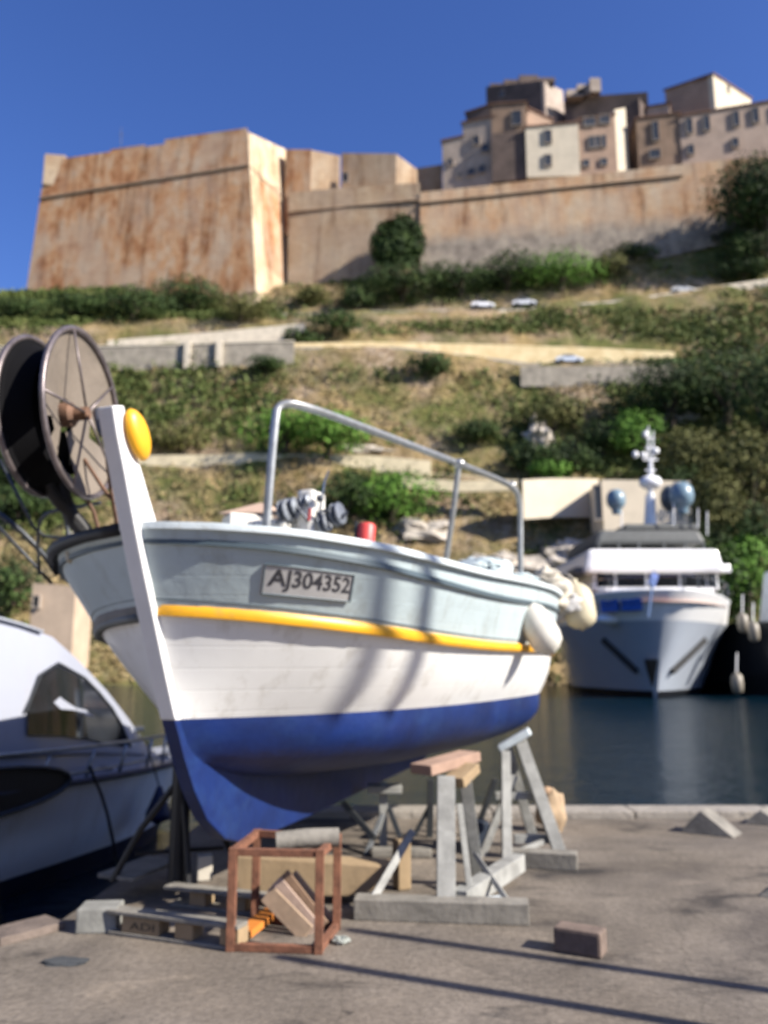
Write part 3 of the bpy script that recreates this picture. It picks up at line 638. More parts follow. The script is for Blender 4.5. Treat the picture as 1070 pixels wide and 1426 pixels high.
# ================================================================== water and quay
WZ = -.7
def water_mat():
    m = bpy.data.materials.new('harbour water'); m.use_nodes = True; t = m.node_tree; N = t.nodes; L = t.links
    b = N['Principled BSDF']; b.inputs['Base Color'].default_value = (.002, .013, .024, 1); b.inputs['Specular IOR Level'].default_value = .26; b.inputs['Roughness'].default_value = .08; b.inputs['IOR'].default_value = 1.33
    tc = N.new('ShaderNodeTexCoord'); mp = N.new('ShaderNodeMapping'); mp.inputs['Scale'].default_value = (1, 2.0, 1); L.new(tc.outputs['Object'], mp.inputs[0])
    n = N.new('ShaderNodeTexNoise'); n.inputs['Scale'].default_value = 2.8; n.inputs['Detail'].default_value = 6; L.new(mp.outputs[0], n.inputs['Vector'])
    n2 = N.new('ShaderNodeTexNoise'); n2.inputs['Scale'].default_value = .3; n2.inputs['Detail'].default_value = 3; L.new(mp.outputs[0], n2.inputs['Vector'])
    a = N.new('ShaderNodeMath'); a.operation = 'MULTIPLY_ADD'; L.new(n2.outputs[0], a.inputs[0]); a.inputs[1].default_value = 1.5; L.new(n.outputs[0], a.inputs[2])
    bp = N.new('ShaderNodeBump'); bp.inputs['Strength'].default_value = .9; bp.inputs['Distance'].default_value = .085; L.new(a.outputs[0], bp.inputs['Height']); L.new(bp.outputs[0], b.inputs['Normal'])
    return m
tag(MB().quad((-300, -60, WZ), (300, -60, WZ), (300, 92, WZ), (-300, 92, WZ)).build('water', water_mat()), kind='structure')
tag(MB().quad((-900, -300, -3), (900, -300, -3), (900, 900, -3), (-900, 900, -3)).build('seabed', mat('seabed', (.05, .06, .05), .9)), kind='structure')
def quay_mat():
    m = bpy.data.materials.new('quay concrete'); m.use_nodes = True; t = m.node_tree; N = t.nodes; L = t.links
    b = N['Principled BSDF']; b.inputs['Roughness'].default_value = .85; b.inputs['Specular IOR Level'].default_value = .25
    tc = N.new('ShaderNodeTexCoord')
    def nz(sc, d, mp=(1, 1, 1), ds=0):
        q = N.new('ShaderNodeMapping'); q.inputs['Scale'].default_value = mp; L.new(tc.outputs['Object'], q.inputs[0])
        n = N.new('ShaderNodeTexNoise'); n.inputs['Scale'].default_value = sc; n.inputs['Detail'].default_value = d; n.inputs['Roughness'].default_value = .6; n.inputs['Distortion'].default_value = ds; L.new(q.outputs[0], n.inputs['Vector']); return n.outputs[0]
    def mul(A, B_, f=1):
        x = N.new('ShaderNodeMix'); x.data_type = 'RGBA'; x.blend_type = 'MULTIPLY'; x.inputs['Factor'].default_value = f; L.new(A, x.inputs['A']); L.new(B_, x.inputs['B']); return x.outputs['Result']
    base = ramp(N, L, nz(.7, 7), [(.3, (0.104, 0.0897, 0.075)), (.48, (0.156, 0.136, 0.115)), (.66, (0.207, 0.182, 0.156))])
    st = ramp(N, L, nz(1.1, 5, (1, 2.0, 1), .6), [(.32, (.36, .38, .42)), (.39, (.72, .72, .73)), (.46, (1, 1, 1)), (.6, (1, 1, 1)), (.7, (1.4, 1.38, 1.34))])
    fine = ramp(N, L, nz(26, 6), [(.35, (.72, .72, .72)), (.6, (1.08, 1.08, 1.08))])
    vo = N.new('ShaderNodeTexVoronoi'); vo.feature = 'DISTANCE_TO_EDGE'; vo.inputs['Scale'].default_value = .42; wv = N.new('ShaderNodeVectorMath'); wv.operation = 'ADD'; sc_ = N.new('ShaderNodeVectorMath'); sc_.operation = 'SCALE'; sc_.inputs['Scale'].default_value = .5
    wn_ = N.new('ShaderNodeTexNoise'); wn_.inputs['Scale'].default_value = 1.3; wn_.inputs['Detail'].default_value = 5; L.new(tc.outputs['Object'], wn_.inputs['Vector']); L.new(wn_.outputs['Color'], sc_.inputs[0]); L.new(tc.outputs['Object'], wv.inputs[0]); L.new(sc_.outputs[0], wv.inputs[1]); L.new(wv.outputs[0], vo.inputs['Vector'])
    cr_ = ramp(N, L, vo.outputs['Distance'], [(0, (.35, .34, .33)), (.004, (.9, .9, .9)), (.008, (1, 1, 1))])
    pat = ramp(N, L, nz(.32, 4, (1, 1, 1), .8), [(.36, (.55, .54, .55)), (.48, (.95, .93, .9)), (.62, (1.22, 1.17, 1.1))])
    spots = ramp(N, L, nz(4.2, 3), [(.24, (.4, .4, .42)), (.31, (1, 1, 1))])
    L.new(mul(mul(mul(mul(mul(base.outputs[0], st.outputs[0]), fine.outputs[0], .8), spots.outputs[0]), cr_.outputs[0], .3), pat.outputs[0]), b.inputs['Base Color'])
    bp = N.new('ShaderNodeBump'); bp.inputs['Strength'].default_value = .5; bp.inputs['Distance'].default_value = .02; L.new(nz(18, 8), bp.inputs['Height']); L.new(bp.outputs[0], b.inputs['Normal'])
    return m
QM = quay_mat()
E1, E2, E3 = G(0, 1302), G(88, 1280), Vector((-1.78, 9.0, 0))
YQ = 9.42
edge = [(-30, -30), (-30, E1.y-3.2), (E1.x, E1.y), (E2.x, E2.y), (-1.83, 9.0)]
front = [(-1.83, 8.98), (30, 8.98)]
mb = MB(); poly = [Vector((x, y, 0)) for x, y in edge]+[Vector((30, 9.0, 0)), Vector((30, -30, 0))]
mb.prism(poly, (0, 0, -3)); tag(mb.build('quay', QM), kind='structure')
QC = mat('coping stone', (0.281, 0.255, 0.221), .85, .22, 1.5, .5, 9)
mb = MB(); x = -1.83
while x < 28:
    mb.box((x+.74, 9.21, -.24+.035), (1.465, .40, .55)); x += 1.48
tag(mb.build('quay_coping', QC, bevel=.012), kind='structure')
mb = MB()
for a, b in ((E1, E2),):
    mb.bar(a+Vector((0, -.13, .02)), b+Vector((-.0, -.13, .02)), .24, .05)
tag(mb.build('quay_edge', mat('worn edge stone', (.16, .125, .105), .9, .35, 3, .5), bevel=.01), kind='structure')
# ================================================================== the big yacht
GEL = mat('yacht white', (.84, .84, .83), .25, .03, .5, coat=.3); NAVY = mat('yacht hull paint', (.40, .44, .50), .22, .06, .3, coat=.4)
DGL = mat('yacht dark glass', (.012, .014, .018), .08, .1); BLK = mat('black rubber', (.012, .012, .013), .6, .2); CHR = mat('stainless steel', (.55, .56, .57), .25, .1, 4, metal=1)
GRM = mat('grey awning', (.10, .105, .10), .6, .25, 1); TEAK = mat('varnished teak', (.42, .20, .10), .5, .3, 4); BLUEC = mat('blue canvas', (.03, .13, .5), .7, .2, 2)
YY = 55.0
def yp(px, py, dy=0): return U(px, py, YY+dy)
yo = Vector((U(910, 922, YY).x, YY, WZ))
yt = thing('motor_yacht', 'large white motor yacht moored bow on across the basin', 'yacht', yo)
def ysec(s):  # half breadth at waterline, knuckle, deck; heights
    k = min(1, s/14.0); k = k**.75
    hb = 5.45
    return [(.05+4.6*min(1, s/11)**.8, WZ-.5), (.15+4.8*min(1, s/10)**.78, WZ+.6), (.3+5.1*min(1, s/8.5)**.68, 2.0), (.5+5.5*min(1, s/7)**.6, 4.2)], (.9+5.3*min(1, s/6)**.5)
YR = Matrix.Rotation(-math.atan((910-535)/F)*.6, 3, 'Z')
def yr(v): return yo+YR@(Vector(v)-yo)
rk = lambda z: -(z-WZ)*.52
def yhull(level):
    rows = []
    for s in [0, .4, 1, 2, 3.5, 5, 7, 9, 12, 16, 22, 28]:
        sec, top = ysec(s); r = []
        for hw, z in sec: r.append((hw, z))
        rows.append((s, r, top))
    return rows
mb = MB(); mw = MB(); rr = yhull(0)
for sd in (-1, 1):
    mb.grid([[Vector((yo.x+sd*hw, YY+s+rk(z)*(1-min(s/10, 1)), z)) for hw, z in sec] for s, sec, top in rr])
    zt_ = lambda s: 6.2-.06*s
    mw.grid([[Vector((yo.x+sd*sec[3][0], YY+s+rk(4.2)*(1-min(s/10, 1)), 4.2)), Vector((yo.x+sd*top, YY+s+rk(6)*(1-min(s/10, 1)), zt_(s)-.15)), Vector((yo.x+sd*(top-.15), YY+s+.1+rk(6)*(1-min(s/10, 1)), zt_(s)))] for s, sec, top in rr])
for B_, i0 in ((mb, None),):   # stem closing strip
    sec, top = ysec(0); B_.grid([[Vector((yo.x+sd*hw, YY+rk(z), z)) for hw, z in sec] for sd in (-1, 1)])
mw.grid([[Vector((yo.x+sd*.5, YY+rk(4.2), 4.2)), Vector((yo.x+sd*.9, YY+rk(6), 6.05)), Vector((yo.x+sd*.75, YY+.1+rk(6), 6.2))] for sd in (-1, 1)])
for B_ in (mb, mw): B_.v = [tuple(yr(v)) for v in B_.v]
mb.build('hull', NAVY, yt, smooth='auto'); mw.build('bulwark', GEL, yt, smooth='auto')
dk = MB(); dk.grid([[Vector((yo.x-top+.2, YY+s+rk(6)*(1-min(s/10, 1))+.1, 5.3)), Vector((yo.x+top-.2, YY+s+rk(6)*(1-min(s/10, 1))+.1, 5.3))] for s, sec, top in rr]); dk.v = [tuple(yr(v)) for v in dk.v]; dk.build('deck', TEAK, yt)
bt = MB(); bt.grid([[Vector((yo.x+sd*(hw+.03), YY+s+rk(z)*(1-min(s/10, 1))-.03, z)) for hw, z in ((sec[0][0], WZ-.4), (sec[1][0]*.93+sec[0][0]*.07, WZ+.45))] for sd in (1,) for s, sec, top in rr]); 
bt.grid([[Vector((yo.x-(hw+.03), YY+s+rk(z)*(1-min(s/10, 1))-.03, z)) for hw, z in ((sec[0][0], WZ-.4), (sec[1][0]*.93+sec[0][0]*.07, WZ+.45))] for s, sec, top in rr]); bt.v = [tuple(yr(v)) for v in bt.v]; bt.build('boot_stripe', mat('black boot stripe', (.01, .01, .012), .4), yt)
# (the yacht lies along the line of sight: its hull is turned about the stem)
# anchor pocket and stem plate
MB().prism([yp(901, 918, -1.6), yp(917, 918, -1.6), yp(910, 956, -.6)], (0, .6, 0)).build('stem_plate', BLK, yt)
def hsurf(sd, s, z, off=.1):
    sec, top = ysec(s); zz = [q_[1] for q_ in sec]+[6.0]; ww = [q_[0] for q_ in sec]+[top]; hw = float(np.interp(z, zz, ww))+off
    return yr(Vector((yo.x+sd*hw, YY+s+rk(z)*(1-min(s/10, 1)), z)))
def hfind(sd, px, z):
    return min(((abs(PR(hsurf(sd, s, z))[0]-px), s) for s in np.arange(0, 9, .1)))[1]
for sd, xa, xb in ((-1, 840, 886), (1, 982, 936)):
    a_, b_ = hsurf(sd, hfind(sd, xa, 3.1), 3.1, .02), hsurf(sd, hfind(sd, xb, 1.0), 1.0, .02); MB().bar(a_, b_, .5, .4).build('anchor_pocket', BLK, yt)
# superstructure from the photo's rows
def ybox(name, x0, x1, y0, y1, dy, depth, m, top_in=0, bev=.15, parent=None):
    a, b = yp(x0, y1, dy), yp(x1, y1, dy); z1 = yp(x0, y0, dy).z; d_ = (b.x-a.x)*top_in
    P = [a, b, b+Vector((0, depth, 0)), a+Vector((0, depth, 0))]; Q = [Vector((a.x+d_, a.y+d_*.6, z1)), Vector((b.x-d_, a.y+d_*.6, z1)), Vector((b.x-d_, a.y+depth, z1)), Vector((a.x+d_, a.y+depth, z1))]
    return MB().hexa(P+Q).build(name, m, parent or yt, bevel=bev)
ybox('foredeck_house', 842, 1000, 818, 850, 6, 16, GEL, .02)
wh = ybox('wheelhouse', 826, 1003, 795, 822, 8, 14, GEL, .01)
for x0, x1 in ((832, 856), (860, 899), (904, 946), (950, 984), (987, 999)): ybox('window', x0, x1, 799, 817, 7.9, .3, DGL, 0, 0)
rf = ybox('roof', 815, 1012, 763, 797, 7.0, 16, GEL, .035, .4)
ybox('side_wing', 1003, 1020, 785, 797, 8, 8, GEL, .1); ybox('side_wing', 800, 824, 789, 799, 8, 8, GRM, .1)
ybox('sundeck_awning', 829, 985, 737, 757, 9, 11, GRM, .05, .3)
for x in (835, 862, 890, 925, 955, 980): MB().bar(yp(x, 766, 8.6), yp(x, 755, 9.2), .18).build('awning_post', GRM, yt)
ybox('radar_platform', 870, 975, 729, 737, 11, 5, GRM, .02, .1)
MB().blob(yp(920, 847, 3), (6.4/2, 1.2, .5), 1, 10, .05).build('tender_cover', mat('orange tender cover', (.5, .22, .15), .6), yt, smooth=True)
for xa, xb in ((838, 864), (868, 896)):
    sa_, sb_ = hfind(-1, xa, 5.2), hfind(-1, xb, 5.2); MB().bar(hsurf(-1, sa_, 5.25, .12), hsurf(-1, sb_, 5.25, .12), .25, .95).build('blue_cover', BLUEC, yt, bevel=.1)
MB().blob(hsurf(-1, hfind(-1, 852, 4.4), 4.35, .3), (.9, .6, .35), 2, 10, .05).build('hull_fender', GEL, yt, smooth=True)
rl = MB()
pts = [hsurf(sd, s, 5.95, -.1)+Vector((0, 0, 1.0)) for sd, s in ((-1, 8), (-1, 5), (-1, 2.5), (-1, .8), (1, .2), (1, .8), (1, 2.5), (1, 5), (1, 8))]
rl.tube(pts, .05, 5, smooth=1)
for p in pts: rl.tube([p, p-Vector((0, 0, .9))], .04, 5)
rl.build('bow_rail', CHR, yt)
MB().bar(yp(903, 860, -3.8), yp(911, 795, -3.6), .14).build('jack_staff', CHR, yt)
MB().prism([yp(904, 812, -3.7), yp(908, 798, -3.7), yp(918, 800, -3.7), yp(912, 818, -3.7)], (0, .04, 0)).build('bow_flag', mat('blue white flag', (.25, .35, .75), .8), yt)
# mast, domes, antennas
ms = MB(); p0, p1 = yp(906, 733, 12), yp(906, 592, 12)
ms.tube([p0, yp(906, 690, 12)], [.55, .4], 8); ms.tube([yp(906, 690, 12), yp(906, 640, 12)], [.25, .16], 6); ms.tube([yp(903, 640, 12), yp(903, 594, 12)], [.1, .06], 6); ms.tube([yp(909, 640, 12), yp(910, 600, 12)], [.1, .05], 6)
for y_, w_ in ((610, 10), (624, 13), (640, 20), (655, 14), (668, 24)): ms.bar(yp(906-w_/2, y_, 12), yp(906+w_/2, y_, 12), .14)
for x_, y_ in ((896, 634), (914, 628), (899, 605), (885, 633)): ms.blob(yp(x_, y_, 12), (.25, .25, .3), 2, 6, .05)
ms.build('mast', GEL, yt)
MB().blob(yp(906, 672, 12), (.95, .8, .6), 3, 10, .05).build('radar_housing', GEL, yt, smooth=True)
DOME = mat('grey blue radome', (.16, .24, .30), .35, .1, 1)
for x_, y_, r_ in ((858, 696, .78), (949, 690, 1.0)):
    d_ = MB(); c_ = yp(x_, y_, 11); d_.lathe([(0, r_*1.15), (r_*.55, r_*1.0), (r_*.9, r_*.6), (r_, 0), (r_*.93, -r_*.5), (r_*.62, -r_*.88), (r_*.5, -r_*.95), (r_*.45, -r_*1.5)], c_, (0, 0, 1), 20); d_.build('satellite_dome', DOME, yt, smooth=True)
MB().blob(yp(932, 694, 12), (.75, .7, 1.1), 3, 10, .04).build('satellite_dome', mat('dark radome', (.05, .07, .09), .4), yt, smooth=True)
an = MB()
for x_, y0_, y1_ in ((938, 700, 732), (972, 708, 735), (985, 712, 745), (866, 712, 735)): an.tube([yp(x_, y1_, 10.5), yp(x_, y0_, 10.5)], .05, 5)
an.build('whip_antenna', GEL, yt)
# building behind the yacht
o = U(900, 700, 96); hb = thing('shore_building', 'cream flat roofed building behind the yacht mast', 'building', (o.x, o.y, 5))
a, b = U(838, 668, 96), U(962, 670, 96); MB().hexa([Vector((a.x, a.y, 4)), Vector((b.x, b.y, 4)), Vector((b.x, b.y+6, 4)), Vector((a.x, a.y+6, 4)), a, b, b+Vector((0, 6, 0)), a+Vector((0, 6, 0))]).build('wall', WC, hb)
boxwin(hb, 832, 700, 10, 44, 96.2, (0, -1, 0), (.03, .03, .03), name='doorway')
# peach building at the far left
o = U(70, 850, 84); pb = thing('shore_building', 'low peach coloured building behind the left cruiser', 'building', (o.x, o.y, -1))
a, b = U(46, 812, 84), U(106, 816, 84); MB().hexa([Vector((a.x, a.y, -3)), Vector((b.x, b.y, -3)), Vector((b.x, b.y+5, -3)), Vector((a.x, a.y+5, -3)), a, b, b+Vector((0, 5, 0)), a+Vector((0, 5, 0))]).build('wall', mat('peach render', (.48, .37, .27), .9, .2, .4, .3), pb)
boxwin(pb, 52, 838, 8, 14, 84, (0, -1, 0), (.03, .03, .03))
# ---- dark hulled neighbour on the right, mostly outside the frame
no = U(1130, 922, 56); nb = thing('dark_hulled_yacht', 'dark hulled yacht at the right picture edge beside the white one', 'yacht', (no.x, no.y, WZ))
mb = MB()
for sd in (-1, 1):
    mb.grid([[Vector((no.x+sd*hw*k, 57+s-z*.3*(1-k), z)) for hw, z in ((2.6, WZ-.4), (3.3, 2.0), (3.6, 4.4))] for s, k in ((0, .04), (1, .3), (3, .65), (6, .9), (10, 1), (14, 1))])
mb.build('hull', mat('black hull paint', (.012, .014, .018), .25), nb, smooth='auto')
mb = MB(); a = U(1052, 868, 60); mb.hexa([Vector((no.x+.9, 60, 4.4)), Vector((no.x+3.4, 60, 4.4)), Vector((no.x+3.4, 65.5, 4.4)), Vector((no.x+.9, 65.5, 4.4)), Vector((no.x+1.4, 61.5, 8.6)), Vector((no.x+3.0, 61.5, 8.6)), Vector((no.x+3.0, 65, 8.6)), Vector((no.x+1.4, 65, 8.6))]); mb.build('cabin', mat('pale blue cabin', (.5, .6, .68), .4), nb, bevel=.3)
MB().hexa([Vector((no.x+1.0, 60.15, 5.6)), Vector((no.x+3.2, 60.15, 5.6)), Vector((no.x+2.4, 62, 5.6)), Vector((no.x+1.0, 62, 5.6)), Vector((no.x+1.25, 60.6, 6.8)), Vector((no.x+3.0, 60.6, 6.8)), Vector((no.x+2.2, 62, 6.8)), Vector((no.x+1.25, 62, 6.8))]).build('window', DGL, nb)
MB().grid([[Vector((no.x-3.5, 58, 4.36)), Vector((no.x+3.5, 58, 4.36))], [Vector((no.x-3.5, 71, 4.36)), Vector((no.x+3.5, 71, 4.36))]]).build('deck', mat('dark deck', (.03, .03, .03), .8), nb)
FW = mat('off white fender', (.26, .23, .18), .45, .15, 6, .1)
for k, (px, py, lb) in enumerate([(1035, 868, 'cream fender highest on the dark hulled yacht'), (1050, 880, 'cream fender in the middle on the dark hulled yacht'), (1027, 952, 'pale mooring buoy just above the water right of the white yacht')]):
    p = U(px, py, 57.5-k); t = thing('fender', lb, 'fender', p, 'fenders between the far yachts')
    MB().lathe([(0, .75), (.12, .7), (.34, .5), (.38, 0), (.34, -.5), (0, -.7)], p, (0, 0, 1), 12).build('body', FW, t, smooth=True)
    MB().tube([p+Vector((0, 0, .7)), p+Vector((.3, .4, 2.0))], .04, 4).build('rope', GEL, t)
# ================================================================== the fishing boat hauled out on the quay
O = Vector((-1.31, 5.03, 0)); AN = R(69); AX = Vector((math.cos(AN), math.sin(AN), 0)); NX = Vector((math.sin(AN), -math.cos(AN), 0))
def B(s, w, z): return O+AX*s+NX*w+Vector((0, 0, z))
def cpl(px, py):    # picture point -> (s, z) on the boat's centre plane
    a = (px-535)/F; u = (713-py)/F; d = Vector((a, CT-u*ST, ST+u*CT)); e = Vector((0, 0, EYE))
    t = (O-e).dot(NX)/d.dot(NX); p = e+d*t; return ((p-O).dot(AX), p.z)
ZWL = U(235, 1003, 5.03).z
STEM = [cpl(*q) for q in [(146, 566), (153, 610), (163, 660), (176, 730), (190, 800), (207, 880), (222, 950), (234, 1003), (248, 1058), (262, 1102), (280, 1142), (305, 1168), (335, 1174)]]
sz_ = sorted(STEM, key=lambda q: q[1])
def s0(z): return float(np.interp(z, [q[1] for q in sz_], [q[0] for q in sz_]))+.055
SS = [0, .08, .3, .8, 1.5, 2.5, 3.7, 5.0, 5.7]
WWL = [.05, .11, .28, .62, .92, 1.14, 1.26, 1.30, 1.06]
WRB = [.05, .28, .64, 1.06, 1.28, 1.42, 1.50, 1.46, 1.14]
WGN = [.05, .40, .86, 1.26, 1.44, 1.54, 1.60, 1.54, 1.20]
def cub(xs_, ys__, x):    # monotone-ish cubic through the stations
    i = int(np.clip(np.searchsorted(xs_, x)-1, 0, len(xs_)-2)); h = xs_[i+1]-xs_[i]
    def sl(k):
        if k == 0: return (ys__[1]-ys__[0])/(xs_[1]-xs_[0])
        if k == len(xs_)-1: return (ys__[-1]-ys__[-2])/(xs_[-1]-xs_[-2])
        a = (ys__[k]-ys__[k-1])/(xs_[k]-xs_[k-1]); b = (ys__[k+1]-ys__[k])/(xs_[k+1]-xs_[k])
        return 0 if a*b <= 0 else 2*a*b/(a+b)
    t = (x-xs_[i])/h; m0, m1 = sl(i)*h, sl(i+1)*h
    return (2*t**3-3*t**2+1)*ys__[i]+(t**3-2*t**2+t)*m0+(-2*t**3+3*t**2)*ys__[i+1]+(t**3-t**2)*m1
def rake(s, z): return s+s0(z)*(1-min(s/2.2, 1))
def solve(W, tgt):
    tx, ty = zip(*tgt); o_ = []; ss = np.arange(0, 5.01, .25)
    for s in ss:
        b_ = None; w_ = cub(SS, W, s)
        for z in np.arange(1.3, 3, .004):
            p = PR(B(rake(s, z), w_, z)); e = abs(p[1]-np.interp(p[0], tx, ty))
            if b_ is None or e < b_[0]: b_ = (e, z)
        o_.append(b_[1])
    return np.polyfit(ss, o_, 3)
CR = solve(WRB, [(200, 840), (230, 845), (400, 865), (560, 885), (730, 903), (800, 908)])
CG = solve(WGN, [(180, 737), (212, 742), (330, 762), (480, 785), (600, 808), (700, 830), (780, 850)])
def zrub(s): return float(np.polyval(CR, min(s, 5.2)))
def zgun(s): return float(np.polyval(CG, min(s, 5.2)))+max(0, s-5.2)*.05
def HS(sd, s, f, off=0):     # hull surface: f 0 waterline, 1 rub rail, 2 gunwale line, 2.35 cap
    lv = [(ZWL, cub(SS, WWL, s)), (zrub(s), cub(SS, WRB, s)), (zgun(s), cub(SS, WGN, s)), (zgun(s)+.065+.034*min(s, 2.6), cub(SS, WGN, s)+.02)]
    k = min(int(f), 2); t = f-k
    if k == 2: t = t/.35 if f <= 2.35 else 1+(f-2.35)
    z = lv[k][0]*(1-t)+lv[k+1][0]*t; w_ = lv[k][1]*(1-t)+lv[k+1][1]*t
    if k == 0: w_ += .03*math.sin(math.pi*t)*min(1, s)
    return B(rake(s, z), sd*(w_+off), z)
ST_ = [0, .03, .08, .15, .22, .3, .42, .55, .7, .9, 1.1, 1.35, 1.65, 2, 2.4, 2.8, 3.2, 3.7, 4.1, 4.5, 4.9, 5.2, 5.45, 5.7]
WHT = grime(mat('white hull paint', (.82, .82, .80), .4, .06, 1.2, .08, 14, coat=.1), .65, (2.5, 2.5, .6), 2.2, (.45, .42, .36), seams=.13)
STR = grime(mat('pale blue grey paint', (.43, .51, .53), .5, .1, 1.3, .08, 12), .65, (2.5, 2.5, .5), 2.4, (.26, .28, .26), seams=.11)
CAPM = mat('pale cap rail paint', (.60, .67, .69), .5, .12, 3, .1)
YEL = mat('yellow paint', (.80, .40, .02), .4, .12, 5)
DRKL = mat('dark blue grey line', (.07, .10, .12), .5, .2)
BLU = grime(mat('blue antifouling', (.002, .020, .125), .5, .5, 1.3, .15, 10), .35, (1, 1, 1.6), 2.6, (.02, .06, .16), lo=.5, hi=.75)
bo = B(2.6, 0, 0); boat = thing('fishing_boat', 'white, pale blue and dark blue wooden fishing boat propped up on the quay', 'fishing boat', bo)
fl = [0, .15, .3, .5, .7, .85, 1]
mb = MB()
for sd in (1, -1): mb.grid([[HS(sd, s, f) for f in fl] for s in ST_])
mb.quad(*[HS(1, 5.7, f) for f in fl], *[HS(-1, 5.7, f) for f in fl[::-1]]); mb.build('hull_side', WHT, boat, smooth='auto')
mb = MB(); fu = [1, 1.25, 1.5, 1.75, 2, 2.35]
for sd in (1, -1):
    mb.grid([[HS(sd, s, f) for f in fu] for s in ST_]); mb.grid([[HS(sd, s, f, -.06) for f in (1.55, 2.35)] for s in ST_[2:]])
mb.quad(*[HS(1, 5.7, f) for f in fu], *[HS(-1, 5.7, f) for f in fu[::-1]]); mb.build('upper_strake', STR, boat, smooth='auto')
def rail(name, f, prof, m, s_from=0.0, sides=(1, -1)):    # prof: (out, up) section
    mb = MB()
    for sd in sides:
        rows = []
        for s in [q_ for q_ in ST_ if q_ >= s_from]: p = HS(sd, s, f); rows.append([p+NX*sd*o_+Vector((0, 0, u_)) for o_, u_ in prof])
        mb.grid(rows, True); mb.quad(*rows[0]); mb.quad(*rows[-1])
    return mb.build(name, m, boat, smooth='auto')
rail('rub_rail', 1, [(-.01, -.035), (.03, -.035), (.045, -.015), (.045, .015), (.03, .035), (-.01, .035)], YEL, sides=(1,))
rail('guard_rail', 1, [(-.01, -.03), (.03, -.03), (.04, 0), (.03, .03), (-.01, .03)], mat('grey brown rubbing rail', (.20, .18, .15), .7, .3, 5), sides=(-1,))
rail('gunwale_groove', 2, [(-.01, -.016), (.022, -.016), (.022, .016), (-.01, .016)], DRKL)
rail('cap_rail', 2.35, [(-.10, 0), (.045, 0), (.05, .02), (.045, .04), (-.10, .04)], CAPM)
rail('seam_batten', 1.16, [(-.01, -.003), (.006, -.003), (.006, .003), (-.01, .003)], DRKL)
# bottom
def zbot(s): return cub([0, .3, .8, 1.5, 2.5, 3.7, 5, 5.7], [1.02, .92, .82, .76, .72, .70, .72, .80], s)
mb = MB()
for sd in (1, -1):
    rows = []
    for s in ST_:
        r = []; wl = cub(SS, WWL, s); zb_ = zbot(s)
        for k in range(11):
            t = k/10; z = ZWL+(zb_-ZWL)*t; w_ = wl*((1-t**(2.3+.9*min(s/4, 1)))**.58) if t < 1 else .0
            w_ = max(w_, .045); r.append(B(rake(s, z), sd*w_, z))
        rows.append(r)
    mb.grid(rows)
last = []
mb.quad(*[q_ for q_ in rows[-1]], *[Vector(q_)+NX*2*(-((Vector(q_)-O).dot(NX))) for q_ in rows[-1][::-1]])
mb.build('hull_bottom', BLU, boat, smooth='auto')
# keel and forefoot blade
kp = [q_ for q_ in STEM if q_[1] < ZWL+.005]
kp = sorted(kp, key=lambda q_: -q_[1]); kzb = kp[-1][1]
kpts = [(ZWL, )]
poly = [B(s_, -.05, z_) for s_, z_ in kp]+[B(2.0, -.05, kzb+.02), B(4.6, -.05, kzb+.12), B(5.3, -.05, kzb+.25), B(5.3, -.05, 1.0), B(3.7, -.05, .80), B(1.5, -.05, .82), B(.6, -.05, 1.0), B(kp[0][0]+.25, -.05, ZWL)]
MB().prism(poly, NX*.10).build('keel', BLU, boat, bevel=.012)
# stem post
st = [q_ for q_ in STEM if q_[1] >= ZWL-.004]
inner = [cpl(*q_) for q_ in [(238, 1003), (228, 930), (219, 860), (214, 790), (210, 735), (198, 695), (188, 660), (176, 622), (167, 590), (162, 566)]]
poly = [B(s_, -.055, z_) for s_, z_ in sorted(st, key=lambda q_: -q_[1])]+[B(s_+(.05 if z_ < zgun(0)-.1 else 0), -.055, z_) for s_, z_ in inner]
MB().prism(poly, NX*.11).build('stem_post', mat('white stem paint', (.78, .78, .77), .4, .08, 4, .1), boat, bevel=.012)
# yellow cheeks each side of the stem head
ck = cpl(171, 606)
for sd in (1, -1):
    mb = MB(); c_ = B(ck[0]+.03, sd*.075, ck[1]); tiltx = (B(inner[-2][0], 0, inner[-2][1])-B(inner[-4][0], 0, inner[-4][1])).normalized(); sy_ = NX.cross(tiltx).normalized(); rows = []
    for i in range(9):
        a_ = math.pi/2*i/8; rows.append([c_+NX*sd*.055*math.sin(a_)+(tiltx*.155*math.cos(t_)+sy_*.085*math.sin(t_))*max(.001, math.cos(a_)**.7) for t_ in [2*math.pi*j/28 for j in range(28)]])
    mb.grid(rows, True); mb.quad(*rows[0]); mb.build('stem_cheek', YEL, boat, smooth='auto')
# deck
mb = MB(); mb.grid([[HS(1, s, 1.62, -.03), HS(-1, s, 1.62, -.03)] for s in ST_]); mb.build('deck', mat('deck paint', (.5, .52, .5), .7, .2, 2), boat)
